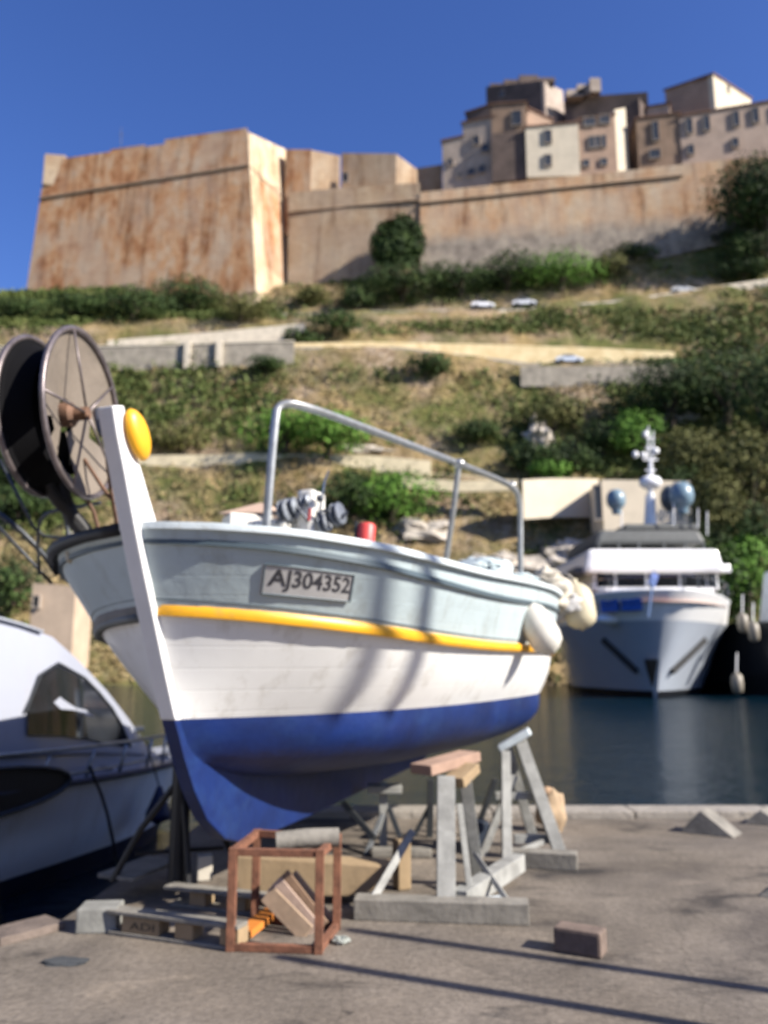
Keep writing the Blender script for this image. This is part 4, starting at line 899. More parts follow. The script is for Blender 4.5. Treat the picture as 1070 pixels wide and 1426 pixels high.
# number plate with its registration, curved with the strake
def h2(px, py):
    best = None; s, f = 1.0, 1.6
    for it in range(40):
        p = PR(HS(1, s, f)); ex, ey = px-p[0], py-p[1]
        if abs(ex)+abs(ey) < .05: break
        e = 1e-3; a_ = PR(HS(1, s+e, f)); b_ = PR(HS(1, s, f+e))
        J = np.array([[(a_[0]-p[0])/e, (b_[0]-p[0])/e], [(a_[1]-p[1])/e, (b_[1]-p[1])/e]]); d_ = np.linalg.solve(J, np.array([ex, ey])); s += float(np.clip(d_[0], -.2, .2)); f += float(np.clip(d_[1], -.3, .3)); s = min(max(s, .02), 5.6); f = min(max(f, .05), 1.98)
    return s, f
c4 = [h2(*q_) for q_ in [(361, 827), (484, 838), (490, 801), (366, 786)]]
def plate(u, v, off):
    s = (c4[0][0]*(1-u)+c4[1][0]*u)*(1-v)+(c4[3][0]*(1-u)+c4[2][0]*u)*v; f = (c4[0][1]*(1-u)+c4[1][1]*u)*(1-v)+(c4[3][1]*(1-u)+c4[2][1]*u)*v
    return HS(1, s, f, off)
mb = MB(); us = [i/12 for i in range(13)]
mb.grid([[plate(u, 0, .001), plate(u, 0, .014), plate(u, 1, .014), plate(u, 1, .001)] for u in us]); mb.quad(*[plate(0, v, o_) for v, o_ in ((0, .001), (0, .014), (1, .014), (1, .001))]); mb.quad(*[plate(1, v, o_) for v, o_ in ((0, .001), (0, .014), (1, .014), (1, .001))])
pm = mb.build('number_plate', mat('plate paint', (.48, .47, .46), .6, .12, 8), boat)
fm = MB()
for q0, q1 in (((0, 0), (1, 0)), ((0, 1), (1, 1))): fm.tube([plate(q0[0]+(q1[0]-q0[0])*k/10, q0[1], .016) for k in range(11)], .0055, 5)
for u in (0, 1): fm.tube([plate(u, v, .016) for v in (0, .5, 1)], .0055, 5)
fm.build('plate_rim', DRKL, pm)
def text_mesh(body, fn, name, m, parent, thick=.5, shear=0.0, bold=.012, sx=1, sy=1):
    cu = bpy.data.curves.new('t', 'FONT'); cu.body = body; cu.size = 1; cu.offset = bold; cu.resolution_u = 4; cu.shear = shear; cu.space_character = 1.0
    ob = bpy.data.objects.new('t', cu); COL.objects.link(ob); dg = bpy.context.evaluated_depsgraph_get(); me = bpy.data.meshes.new_from_object(ob.evaluated_get(dg))
    bm = bmesh.new(); bm.from_mesh(me); bmesh.ops.subdivide_edges(bm, edges=[e for e in bm.edges if e.calc_length() > .25], cuts=2); bm.verts.ensure_lookup_table()
    xs_ = [v.co.x for v in bm.verts]; ys_ = [v.co.y for v in bm.verts]; x0, x1, y0, y1 = min(xs_), max(xs_), min(ys_), max(ys_)
    mb = MB(); mb.v = [tuple(fn((v.co.x-x0)/(x1-x0), (v.co.y-y0)/(y1-y0))) for v in bm.verts]; mb.f = [tuple(v.index for v in f.verts) for f in bm.faces]
    bm.verts.index_update(); bm.free(); bpy.data.objects.remove(ob)
    return mb.build(name, m, parent, merge=False)
text_mesh('AJ304352', lambda u, v: plate(.035+.93*u, .12+.76*v, .0165), 'lettering', mat('black lettering', (.05, .05, .06), .6), pm, bold=.022, shear=0)
# tubular awning frame
SST = mat('dull galvanised tube', (.42, .43, .42), .38, .25, 9, metal=.75)
q1, q2, q3 = U(397, 560, 6.0), U(640, 646, 7.75), U(716, 676, 8.9)
mb = MB(); b1 = U(370, 745, 5.95); mb.tube([b1-Vector((0, 0, .4)), b1, U(383, 585, 5.95), U(388, 562, 6.0), q1+Vector((.12, .05, 0)), q1.lerp(q2, .5)+Vector((0, 0, .02)), q2, q3-Vector((.12, .1, -.02)), q3+Vector((.04, .03, -.05)), U(725, 705, 9.0), U(725, 800, 9.0), U(725, 860, 9.0)], .031, 10, smooth=2)
mb.tube([q2+Vector((0, 0, .02)), U(632, 710, 7.8), U(620, 790, 7.9), U(616, 830, 7.9)], .028, 8, smooth=1); mb.blob(q2, (.06, .06, .05), 1, 8, 0); mb.blob(q3+Vector((-.02, 0, 0)), (.05, .05, .05), 1, 8, 0)
mb.build('awning_frame', SST, boat, smooth='auto')
# console, winch wheels, hatch, whip aerial
CRW = mat('chalky white gelcoat', (.72, .70, .64), .5, .12, 5, .1)
def bx(name, px, py, Y, w_, d_, h_, m, rot=AN, bev=.02, parent=boat, up=0):
    p = U(px, py, Y); return MB().box(p+Vector((0, 0, h_/2+up)), (d_, w_, h_), rot).build(name, m, parent, bevel=bev)
cn = MB(); p = U(430, 752, 6.3); M = Matrix.Rotation(AN, 3, 'Z')
for (dx, dy, dz, sx_, sy_, sz2) in ((0, -.02, .06, .24, .14, .44), (.02, .10, -.02, .18, .10, .22), (-.05, .27, -.02, .3, .34, .14)): cn.box(p+M@Vector((dx, dy, dz+.10)), (sx_, sy_, sz2), M)
cn.build('console', CRW, boat, bevel=.035)
dr = MB()
for px, py, r_ in ((470, 716, .085), (398, 712, .09), (408, 706, .07), (426, 698, .05), (452, 728, .07)):
    c_ = U(px, py, 6.2); dr.lathe([(0, -.03), (r_, -.03), (r_*1.05, -.015), (r_*.6, 0), (r_*1.05, .02), (r_, .035), (r_*.3, .05), (0, .05)], c_, (.88, -.42, .2), 20)
dr.build('winch_wheel', mat('worn aluminium', (.22, .24, .27), .45, .35, 9, metal=.5, bump=.6), boat, smooth='auto')
lw = MB()
for a_, b_ in (((385, 730), (400, 700)), ((412, 722), (425, 700)), ((430, 726), (414, 706)), ((396, 722), (380, 712)), ((462, 735), (446, 712)), ((476, 722), (484, 712)), ((440, 716), (470, 704))): lw.tube([U(*a_, 6.15), U(*b_, 6.15)], .012, 6)
lw.blob(U(446, 694, 6.15), (.03, .03, .03), 1, 6, 0); lw.build('winch_linkage', mat('dark worn steel', (.09, .10, .12), .45, .4, 12, metal=.5), boat)
ae = MB(); ae.tube([U(444, 720, 6.2), U(452, 672, 6.2), U(458, 655, 6.2)], [.012, .006], 6); ae.build('whip_aerial', CHR, boat)
MB().tube([U(430, 725, 6.0), U(432, 708, 6.0)], .012, 6).build('red_switch', mat('dark red', (.35, .03, .03), .5), boat)
hp = U(344, 735, 6.5); ht = MB(); ht.box(hp+Vector((0, 0, .03)), (.34, .30, .12), AN-.8); ht.build('hatch', CRW, boat, bevel=.015)
MB().prism([hp+Vector(v) for v in ((-.2, -.12, .10), (.22, -.14, .10), (.2, -.12, .17), (.12, -.1, .185))], Vector((.03, .32, 0))).build('hatch_roof', mat('faded terracotta board', (.50, .36, .28), .8, .15), boat)
for k, (px, py) in enumerate(((340, 737),)): MB().box(U(px, py, 6.25)+Vector((0, 0, .015)), (.16, .03, .045), .1).build('hatch_vent', BLK, boat)
yb = U(634, 796, 7.7); MB().lathe([(0, .09), (.035, .08), (.04, 0), (.03, -.12), (0, -.12)], yb, (0, 0, 1), 12).build('yellow_bitt', YEL, boat, smooth=True)
# spray rail and guard rails on the shaded bow side (darker fittings)
GRB = mat('grey rubbing strip', (.16, .17, .16), .6, .3, 5)
gr = MB()
gr.tube([HS(-1, s, .93, .03) for s in ST_[:16]], .03, 8); gr.build('guard_strip', GRB, boat, smooth=True)
gr = MB(); gr.tube([HS(-1, s, 2.42, .03) for s in ST_[:14]], .04, 8); gr.build('bow_bumper', BLK, boat, smooth=True)
# ---- net hauler wheel on the bow
hc = U(92, 578, 4.75); ax = Vector((1, -.09, .05)).normalized(); hx = ax.orthogonal().normalized()
STE = mat('galvanised hoop', (.20, .17, .17), .4, .4, 10, metal=.6); TAU = mat('taupe rubber sheet', (.17, .14, .11), .75, .25, 2.5, .2); RST = mat('rusty steel', (.16, .085, .05), .8, .5, 9, .5)
hub = MB(); hub.lathe([(0, -.16), (.05, -.16), (.05, -.1), (.075, -.08), (.075, .04), (.04, .06), (.04, .14), (0, .14)], hc, ax, 20); hub.build('hauler_hub', RST, boat, smooth='auto')
Rr = .50; BLKH = mat('matt black rubber', (.005, .005, .006), .95, .2, spec=.1)
xdir = Vector((0, 0, 1)); xdir = (xdir-ax*xdir.dot(ax)).normalized()
fr = MB(); fr.lathe([(.10, .0), (.25, .035), (.40, .07), (Rr-.01, .10)], hc, ax, 40, skip=lambda i, j: (i > 0 and j in (12, 13)) or (i < 2 and 16 <= j <= 19) or (i == 1 and j in (28, 29)), xdir=xdir); f1 = fr.build('hauler_flange', TAU, boat, smooth=True)
fr = MB(); fr.lathe([(.10, -.03), (.25, -.08), (.38, -.13), (Rr-.04, -.16)], hc, ax, 40, xdir=xdir); fr.build('hauler_flange', BLKH, boat, smooth=True)
ca = MB(); ca.lathe([(.36, -.02), (.40, -.10), (Rr-.07, -.155)], hc, ax, 40, xdir=xdir); ca.build('hauler_tyre', BLKH, boat, smooth=True)
def ring(r_, o_, tr, a0=0, a1=2*math.pi, n_=56):
    y_ = ax.cross(xdir); return [hc+ax*o_+(xdir*math.cos(a0+(a1-a0)*k/n_)+y_*math.sin(a0+(a1-a0)*k/n_))*r_ for k in range(n_+(0 if a1-a0 > 6.2 else 1))]
rg = MB(); rg.tube(ring(Rr, .11, .018), .018, 8, closed=True); rg.build('hauler_hoop', STE, boat, smooth=True)
rg = MB(); rg.tube(ring(Rr-.03, -.17, .018), .018, 8, closed=True); rg.build('hauler_hoop', STE, boat, smooth=True)
sp = MB(); y_ = ax.cross(xdir)
for k in range(5):
    t_ = k*math.pi/2.5+.35; d_ = xdir*math.cos(t_)+y_*math.sin(t_); sp.tube([hc+ax*.13+d_*.03, hc+ax*.12+d_*Rr], .008, 6)
for k in range(6):
    t_ = k*math.pi/3+.8; d_ = xdir*math.cos(t_)+y_*math.sin(t_); sp.tube([hc-ax*.15+d_*.04, hc-ax*.17+d_*(Rr-.03)], .011, 6)
sp.build('hauler_spoke', STE, boat, smooth=True)
MB().tube([hc+ax*.2, B(cpl(155, 600)[0], -.05, cpl(155, 600)[1])], .035, 8).build('hauler_shaft', mat('blue grey shaft', (.10, .13, .2), .5, .3, metal=.4), boat, smooth=True)
arm = MB(); arm.tube([hc-ax*.18+Vector((0, 0, -.05)), U(60, 650, 4.8), U(72, 690, 4.85), U(100, 715, 4.95), U(125, 745, 5.0), U(128, 770, 5.05)], [.035, .045], 9, smooth=2); arm.tube([U(75, 640, 4.9), U(95, 715, 4.95), U(120, 745, 5.0)], .05, 8, smooth=1); arm.build('hauler_arm', BLK, boat, smooth=True)
arm = MB()
arm.tube([U(150, 640, 4.7), U(158, 700, 4.8), U(166, 742, 4.9)], .016, 6, smooth=1); arm.tube([U(118, 640, 4.9), U(150, 690, 4.8), U(163, 700, 4.8)], .012, 6, smooth=1)
arm.tube([U(118, 690, 4.9), U(135, 720, 4.95), U(138, 765, 5.0)], .014, 6, smooth=1); arm.build('hauler_strut', RST, boat)
# pulpit tubes on the bow, left of the stem
DKT = mat('dark painted tube', (.05, .055, .06), .45, .3, 8, metal=.4)
pu = MB(); pu.tube([U(-40, 690, 5.6), U(20, 730, 5.6), U(60, 770, 5.7), U(80, 800, 5.8)], .02, 7, smooth=1); pu.tube([U(-60, 700, 6), U(0, 735, 5.9), U(72, 812, 5.9)], .013, 7)
pu.tube([U(0, 640, 5.5), U(30, 700, 5.4), U(52, 745, 5.5), U(90, 750, 5.5), U(130, 748, 5.4)], .012, 6, smooth=1); pu.tube([U(55, 800, 5.6), U(52, 740, 5.5), U(60, 715, 5.4), U(95, 708, 5.3), U(140, 700, 5.2)], .012, 6, smooth=2)
pu.tube([U(95, 790, 5.4), U(96, 750, 5.4), U(92, 720, 5.4)], .016, 6); pu.build('pulpit_rail', DKT, boat, smooth=True)
GRIMED = [grime(m_, .35, (1, 1, 1), 9, (.2, .17, .12)) for m_ in (CAPM, YEL, CRW)]
cl = MB()
for px, py in ((104, 750), (126, 755), (100, 772)): cl.blob(U(px, py, 5.2), (.04, .04, .06), px, 8, .2)
cl.build('pulpit_clamp', mat('pale clamp', (.45, .42, .33), .6, .3), boat, smooth=True)
# ---- loose things aboard
def ext():
    p = U(508, 770, 5.75); t = thing('fire_extinguisher', 'red canister standing on the near gunwale of the fishing boat', 'canister', p); a_ = Vector((.08, 0, 1)).normalized()
    MB().lathe([(0, 0), (.055, 0), (.064, .01), (.064, .19), (.05, .21), (0, .22)], p, a_, 20).build('cylinder', mat('faded red', (.62, .07, .06), .45, .1, 8), t, smooth='auto')
    MB().bar(p+Vector((-.07, 0, .06)), p+Vector((-.055, 0, .22)), .02, .05).build('bracket', DKT, t)
ext()
def netpile(name, label, px, py, Y, r, m, seed, cat):
    p = U(px, py, Y); t = thing(name, label, cat, p-Vector((0, 0, r[2])))
    MB().blob(p, r, seed, 16, .5, 2.4).build('heap', m, t, smooth=True)
    tb = MB(); rnd = random.Random(seed)
    for k in range(16):
        q_ = []; a0 = rnd.uniform(0, 6.28); rr_ = rnd.uniform(.5, 1.05)
        for j in range(7): a_ = a0+j*.5; q_.append(p+Vector((r[0]*rr_*math.cos(a_)*.95, r[1]*rr_*math.sin(a_)*.95, r[2]*(.9-.75*rr_+.35*rnd.random()+.25))))
        tb.tube(q_, .014, 5, smooth=2)
    tb.build('rope_loops', m, t, smooth=True)
NET = mat('pale blue net', (.50, .58, .60), .9, .25, 12, 1, 30); ROP = mat('cream rope', (.58, .53, .44), .9, .4, 16, 1, 30)
netpile('net_pile', 'pale blue grey fishing net heaped along the stern quarter', 672, 806, 8.4, (.34, .5, .17), NET, 3, 'fishing net')
netpile('net_pile', 'smaller pale net heap beside the rear rail post', 712, 818, 8.9, (.3, .4, .14), NET, 5, 'fishing net')
netpile('rope_coil', 'cream rope and pot heap at the very stern behind the white fender', 762, 826, 9.5, (.24, .3, .24), ROP, 8, 'rope')
netpile('rope_coil', 'grey white rope heap between the two stern fenders', 778, 842, 9.7, (.26, .25, .2), mat('grey white rope', (.5, .5, .5), .9, .5, 16, 1, 30), 9, 'rope')
def fender(px0, py0, px1, py1, Y0, Y1, r, m, label):
    a_, b_ = U(px0, py0, Y0), U(px1, py1, Y1); L_ = (b_-a_).length; d_ = (b_-a_).normalized(); t = thing('fender', label, 'fender', a_.lerp(b_, .5))
    MB().lathe([(0, -.05), (.035, -.05), (.04, 0), (r*.55, .03), (r*.85, .09), (r, .17), (r, L_-.14), (r*.88, L_-.07), (r*.5, L_-.015), (.03, L_), (0, L_+.02)], a_, d_, 28).build('body', m, t, smooth=True)
    MB().tube([a_-d_*.04, a_+Vector((-.05, .12, .12)), a_+Vector((-.1, .3, .15))], .012, 5, smooth=1).build('lanyard', ROP, t)
WF = grime(mat('white vinyl', (.66, .64, .58), .45, .15, 5, .05), .5, (1, 1, 1), 6, (.36, .31, .2), lo=.45, hi=.7)
fender(731, 842, 771, 908, 7.5, 7.4, .15, WF, 'white cylinder fender hanging on the near stern quarter of the fishing boat')
fender(800, 812, 812, 876, 9.7, 9.7, .185, grime(mat('cream vinyl', (.60, .54, .38), .5, .2, 6), .5, (1, 1, 1), 6, (.3, .25, .15), lo=.45, hi=.7), 'round cream buoy hanging off the far stern corner of the fishing boat')
# ================================================================== motor cruiser afloat at the left
CB = Vector((-3.3, 12.5, 0)); CA = Vector((-.36, -.93, 0)).normalized(); CN = Vector((.93, -.36, 0)).normalized()
def K(s, w_, z): return CB+CA*s+CN*w_+Vector((0, 0, z))
cr = thing('motor_cruiser', 'white motor cruiser with dark windows and bow rail moored left of the quay', 'motor cruiser', K(4, 0, WZ))
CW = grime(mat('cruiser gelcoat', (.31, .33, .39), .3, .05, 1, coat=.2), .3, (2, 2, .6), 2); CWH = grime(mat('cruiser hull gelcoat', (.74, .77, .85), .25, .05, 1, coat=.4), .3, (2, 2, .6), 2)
SCR = [0, .15, .4, .8, 1.4, 2.2, 3.2, 4.5, 6, 8, 9.5]
cw = lambda s, k: k*(1-math.exp(-s*1.05))*1.02
zsh = lambda s: .27+.035*s
mb = MB()
for sd in (1, -1):
    mb.grid([[K(s-.55*(z-WZ)*math.exp(-s), sd*w_, z) for w_, z in ((cw(s, .85), WZ-.3), (cw(s, 1.05), WZ+.15), (cw(s, 1.18), WZ+.42), (cw(s, 1.32), zsh(s)-.12), (cw(s, 1.34), zsh(s)))] for s in SCR])
mb.quad(*[K(9.5, w_, z) for w_, z in ((-.85, WZ-.3), (.85, WZ-.3), (1.34, zsh(9.5)), (-1.34, zsh(9.5)))])
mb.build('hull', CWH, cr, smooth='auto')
mb = MB()
for sd in (1, -1): mb.grid([[K(s-.55*(z-WZ)*math.exp(-s), sd*(w_+.006), z) for w_, z in ((cw(s, .85), WZ-.3), (cw(s, 1.05), WZ+.15), (cw(s, 1.085), WZ+.22))] for s in SCR])
mb.build('boot_top', mat('navy boot top', (.01, .015, .04), .4), cr, smooth='auto')
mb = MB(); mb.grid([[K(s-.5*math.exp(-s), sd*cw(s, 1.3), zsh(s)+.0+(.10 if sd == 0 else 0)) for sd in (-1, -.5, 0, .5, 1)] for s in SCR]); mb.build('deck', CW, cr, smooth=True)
rb = MB(); 
for sd in (1, -1): rb.tube([K(s-.5*math.exp(-s), sd*(cw(s, 1.34)+.02), zsh(s)-.02) for s in SCR], .035, 8, smooth=1)
rb.build('rub_strake', mat('navy strake', (.02, .03, .07), .5), cr, smooth=True)
# cabin: long wedge falling towards the bow
prof = [(.55, .42), (.9, .68), (1.3, .94), (1.9, 1.30), (2.6, 1.66), (3.2, 1.92), (3.7, 2.04), (4.4, 2.14), (5.5, 2.3), (8.6, 2.3)]
mb = MB()
rows = []
for s, z in prof:
    hw = min(1.0, .40+.26*(s-.9)); zb_ = zsh(s)+.02
    rows.append([K(s, -hw-.08, zb_), K(s, -hw-.04, zb_+(z-zb_)*.5), K(s, -hw*.86, z-.05), K(s, -hw*.5, z), K(s, hw*.5, z), K(s, hw*.86, z-.05), K(s, hw+.04, zb_+(z-zb_)*.5), K(s, hw+.08, zb_)])
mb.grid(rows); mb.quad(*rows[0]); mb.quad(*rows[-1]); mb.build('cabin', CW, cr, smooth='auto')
def side(s, k, off=.03):
    z = float(np.interp(s, [q_[0] for q_ in prof], [q_[1] for q_ in prof])); hw = min(1.0, .40+.26*(s-.9)); zb_ = zsh(s)+.02
    if k <= .5: w_ = hw+.08-.08*k
    else: w_ = hw+.04-(hw*.14+.04)*(k-.5)/.5
    zz = zb_+(z-zb_)*k if k <= .5 else zb_+(z-zb_)*.5+(z-.05-zb_-(z-zb_)*.5)*(k-.5)/.5
    return K(s, w_+off, zz)
def glassstrip(name, pts, m, parent, off=.03):
    mb = MB(); lo = [side(s, a_, off) for s, a_, b_ in pts]; hi = [side(s, b_, off) for s, a_, b_ in pts]; mb.grid([lo, hi]); mb.grid([[Vector(q_)-CN*off*.9 for q_ in lo], lo]); mb.grid([hi, [Vector(q_)-CN*off*.9 for q_ in hi]]); return mb.build(name, m, parent, smooth='auto')
wn = glassstrip('side_window', [(1.5, .28, .38), (1.7, .27, .58), (1.9, .27, .72), (2.25, .27, .80), (2.6, .28, .82), (3.2, .28, .78), (3.5, .28, .66), (3.7, .28, .44)], mat('reflecting dark glass', (.012, .014, .02), .06, .5, 3), cr)
fw = MB(); fw.tube([side(s, a_, .035) for s, a_ in ((1.46, .28), (1.7, .60), (1.9, .74), (2.25, .82), (2.6, .84), (3.2, .80), (3.5, .68), (3.74, .42))], .016, 6); fw.build('window_frame', DKT, wn)
# flybridge fairing, step line, hatch, extra window and cleats
fb = MB(); fb.hexa([K(4.6, -.8, 2.1), K(4.6, .8, 2.1), K(8, .8, 2.2), K(8, -.8, 2.2), K(5.1, -.7, 2.75), K(5.1, .7, 2.75), K(8, .7, 2.8), K(8, -.7, 2.8)]); fb.build('flybridge', mat('blue grey fairing', (.22, .28, .36), .4, .1), cr, bevel=.06)
sl_ = MB(); sl_.tube([side(s, .16, .02) for s in (1.0, 1.6, 2.4, 3.2, 4.2, 5.4, 7)], .016, 6); sl_.build('cabin_step', mat('grey trim', (.2, .21, .24), .5), cr)
glassstrip('side_window', [(4.3, .36, .76), (5.0, .34, .8), (6.2, .34, .8), (6.6, .36, .7)], mat('rear dark glass', (.012, .014, .02), .06), cr)
MB().box(K(1.0, .25, .72), (.34, .34, .06), .4).build('deck_hatch', mat('smoked hatch', (.05, .06, .08), .15), cr, bevel=.015)
for s in (.5, 2.4): MB().box(K(s, cw(s, 1.1), zsh(s)+.04), (.16, .05, .05), -.4).build('cleat', CHR, cr, bevel=.01)
# handrail on the roof, name lettering, black quarter opening
hr = MB(); hr.tube([side(s, .97, .03)+Vector((0, 0, .05)) for s in (3.4, 3.8, 4.4, 5.2, 6)], .02, 6, smooth=1); hr.build('roof_handrail', mat('grey rail', (.3, .32, .36), .5), cr)
ov = MB(); oc = K(4.7, cw(4.7, 1.32)-.04, .42)
rows = []
for k in range(25):
    t_ = 2*math.pi*k/24; rows.append(oc+CA*(1.3*math.cos(t_))+Vector((0, 0, .22*math.sin(t_)))+CN*.10)
ov.prism(rows[:-1], CN*-.14); ov.build('side_opening', BLK, cr)
rim = MB(); rim.tube([q_+CN*.01 for q_ in rows[:-1]], .022, 6, closed=True); rim.build('opening_rim', DKT, cr)
# rails
ra = MB(); top = [K(s, w_, z) for s, w_, z in ((-.35, 0, .62), (.15, .35, .64), (.9, .86, .66), (1.8, 1.12, .68), (3.0, 1.28, .70), (4.5, 1.3, .74), (6.5, 1.3, .8))]
ra.tube(top, .022, 7, smooth=1); mid = [p-Vector((0, 0, .26)) for p in top]; ra.tube(mid, .014, 6, smooth=1)
for s in (.05, .5, .9, 1.35, 1.8, 2.4, 3.0, 3.7, 4.5): w_ = cw(s, 1.28); ra.tube([K(s-.3*math.exp(-s), w_, zsh(s)), K(s-.1, min(w_+.02, 1.3), .66)], .02, 6)
ra.build('guard_rail', SST, cr, smooth=True)
# fender and stowed tender of the cruiser
t = thing('fender', 'navy fender hanging low on the cruiser bow rail', 'fender', K(1.9, 1.45, -.2)); p = K(1.9, 1.42, -.12)
MB().lathe([(0, .28), (.03, .27), (.07, .16), (.15, -.02), (.15, -.10), (0, -.16)], p, (0, 0, 1), 16).build('body', mat('navy vinyl', (.01, .015, .06), .5), t, smooth=True)
MB().tube([p+Vector((0, 0, .26)), K(1.9, 1.2, .66)], .01, 5).build('lanyard', DKT, t)
for k, (s, lb) in enumerate(((3.0, 'thin black mooring line hanging from the cruiser rail by the dark opening'), (4.6, 'black mooring line nearest the left picture edge'))):
    t = thing('mooring_line', lb, 'rope', K(s, 1.36, -.6)); MB().tube([K(s, 1.3, .5), K(s-.1, 1.46, .1), K(s-.25, 1.5, -.4), K(s-.3, 1.52, -.72)], .018, 6, smooth=1).build('line', BLK, t)
text_mesh('rine', lambda u, v: side(5.6-1.35*u, .66+.08*v, .035), 'lettering', DKT, cr, bold=0, shear=.2)
# ================================================================== timber, stands and litter on the quay
WD1 = mat('grey weathered timber', (0.217, 0.202, 0.173), .9, .35, 7, .7, 30, streak=(1, 1, 1)); WD2 = mat('tan timber', (0.303, 0.217, 0.123), .85, .25, 5, .5, 24); WDP = mat('pinkish timber', (0.332, 0.217, 0.159), .85, .25, 6, .5, 24)
GPT = mat('chipped grey white paint', (0.303, 0.303, 0.282), .7, .35, 8, .4, 30); BST = mat('black stand paint', (0.0101, 0.0101, 0.0116), .5, .3, 8)
RU = mat('rusty frame', (0.204, 0.085, 0.0467), .85, .45, 14, .6, 40)
def rect(mb, a, b, w_, h_, up=(0, 0, 1)): mb.bar(a, b, w_, h_, up)
# black steel stand under the bow
g = G(238, 1262); t = thing('boat_stand', 'black steel boat stand with splayed legs under the bow', 'boat stand', g+Vector((0, 0, .11)))
P0 = g+Vector((0, .15, .10))
mb = MB(); mb.tube([P0, P0+Vector((0, .02, .98))], .065, 12); mb.build('post', BST, t)
MB().tube([P0+Vector((0, .02, .98)), P0+Vector((0, .02, 1.10))], .03, 10).build('screw', RST, t)
MB().box(P0+Vector((.02, .04, 1.14)), (.24, .2, .07), Matrix.Rotation(.5, 3, 'Y')).build('pad', WD1, t, bevel=.01)
for e in ((-.44, -.02), (.40, .25), (-.12, .75), (.1, -.10)):
    MB().tube([P0+Vector((e[0]*.12, e[1]*.12, .64)), P0+Vector((e[0]*.6, e[1]*.6, .36)), P0+Vector((e[0], e[1], .025))], .024, 8).build('leg', BST, t)
MB().tube([P0+Vector((-.3, .0, .2)), P0+Vector((.28, .17, .2))], .014, 6).build('crossbar', BST, t)
# pallet under the stand, block at its left
pg = G(245, 1312); t = thing('pallet', 'low rough pallet with a stencilled end block under the black stand', 'pallet', pg)
a_, b_ = G(172, 1303), G(312, 1322); dx = (b_-a_).normalized(); dy = Vector((-dx.y, dx.x, 0))
tp = MB()
for k in (0, 2.9): q_ = a_+dy*(.04+k*.2)+Vector((0, 0, .125)); tp.bar(q_-dx*.12, q_+dx*.78, .12, .022)
tp.build('top_boards', WD1, t, bevel=.004)
sk = MB()
for k in (0, .62): q_ = a_+dy*(.04+k)+Vector((0, 0, .011)); sk.bar(q_-dx*.1, q_+dx*.76, .12, .02)
sk.build('bottom_boards', WD1, t, bevel=.004)
for k in range(3): c_ = a_+dx*(.12+k*.3)+dy*.05+Vector((0, 0, .067)); blk = MB().box(c_, (.26 if k == 0 else .12, .12, .088), math.atan2(dx.y, dx.x)).build('block', WD2, t, bevel=.006)
for k in range(3): MB().box(a_+dx*(.12+k*.3)+dy*.66+Vector((0, 0, .067)), (.12, .12, .088), math.atan2(dx.y, dx.x)).build('block', WD2, t, bevel=.006)
bc = a_+dx*.12+dy*.05+Vector((0, 0, .067))
text_mesh('ADI', lambda u, v: bc+dx*(-.07+.17*u)-dy*.0615+Vector((0, 0, -.022+.04*v)), 'stencil', BLK, t, bold=.0)
t = thing('concrete_block', 'pale grey concrete block left of the pallet', 'block', G(132, 1298)); MB().box(G(132, 1300)+Vector((0, .09, .07)), (.24, .2, .14), .08).build('block', mat('pale concrete', (.24, .24, .22), .9, .3, 9, .5), t, bevel=.012)
t = thing('timber_board', 'loose weathered board lying on the pallet behind the stand', 'board', G(190, 1250)+Vector((0, 0, .14)));  MB().bar(G(150, 1262)+Vector((0, .12, .15)), G(228, 1228)+Vector((0, 0, .16)), .3, .03).build('board', WD1, t, bevel=.006)
t = thing('timber_block', 'pale upright timber offcut just right of the black stand', 'block', G(278, 1252)); MB().box(G(278, 1262)+Vector((0, .12, .22)), (.10, .1, .16), .3).build('block', mat('pale offcut', (.5, .46, .38), .8, .2), t, bevel=.008)
# rusty cage
f0, f1, k0_, k1_ = G(321, 1324), G(444, 1328), G(355, 1284), G(469, 1294)
t = thing('metal_cage', 'rust brown angle iron cage under the forefoot of the keel', 'frame', f0.lerp(k1_, .5)); H_ = .55
up = Vector((0, 0, H_))
for q_ in (f0, f1, k0_, k1_): MB().bar(q_, q_+up, .048, .048, (0, 1, 0)).build('upright', RU, t, bevel=.003)
for a_, b_ in ((f0, f1), (k0_, k1_), (f0, k0_), (f1, k1_)):
    d_ = (b_-a_).normalized()*.025
    MB().bar(a_+d_+Vector((0, 0, .022)), b_-d_+Vector((0, 0, .022)), .04, .04).build('bottom_rail', RU, t, bevel=.003); MB().bar(a_+d_+up-Vector((0, 0, .022)), b_-d_+up-Vector((0, 0, .022)), .04, .04).build('top_rail', RU, t, bevel=.003)
# keel log lying across the cage
a_, b_ = k0_.lerp(k1_, .1)+Vector((0, 0, H_+.0)), k1_+Vector((.05, .1, H_+.03))
kz = kzb
a_ = Vector((-.92, 5.12, .44)); b_ = G(474, 1180, 0); b_ = U(472, 1166, 5.2); a_ = U(385, 1172, 5.15); r_ = .055
t = thing('timber_log', 'grey round log wedged between keel and cage', 'log', a_); MB().tube([a_, a_.lerp(b_, .5)+Vector((0, 0, .008)), b_], r_, 12).build('log', WD1, t, smooth='auto')
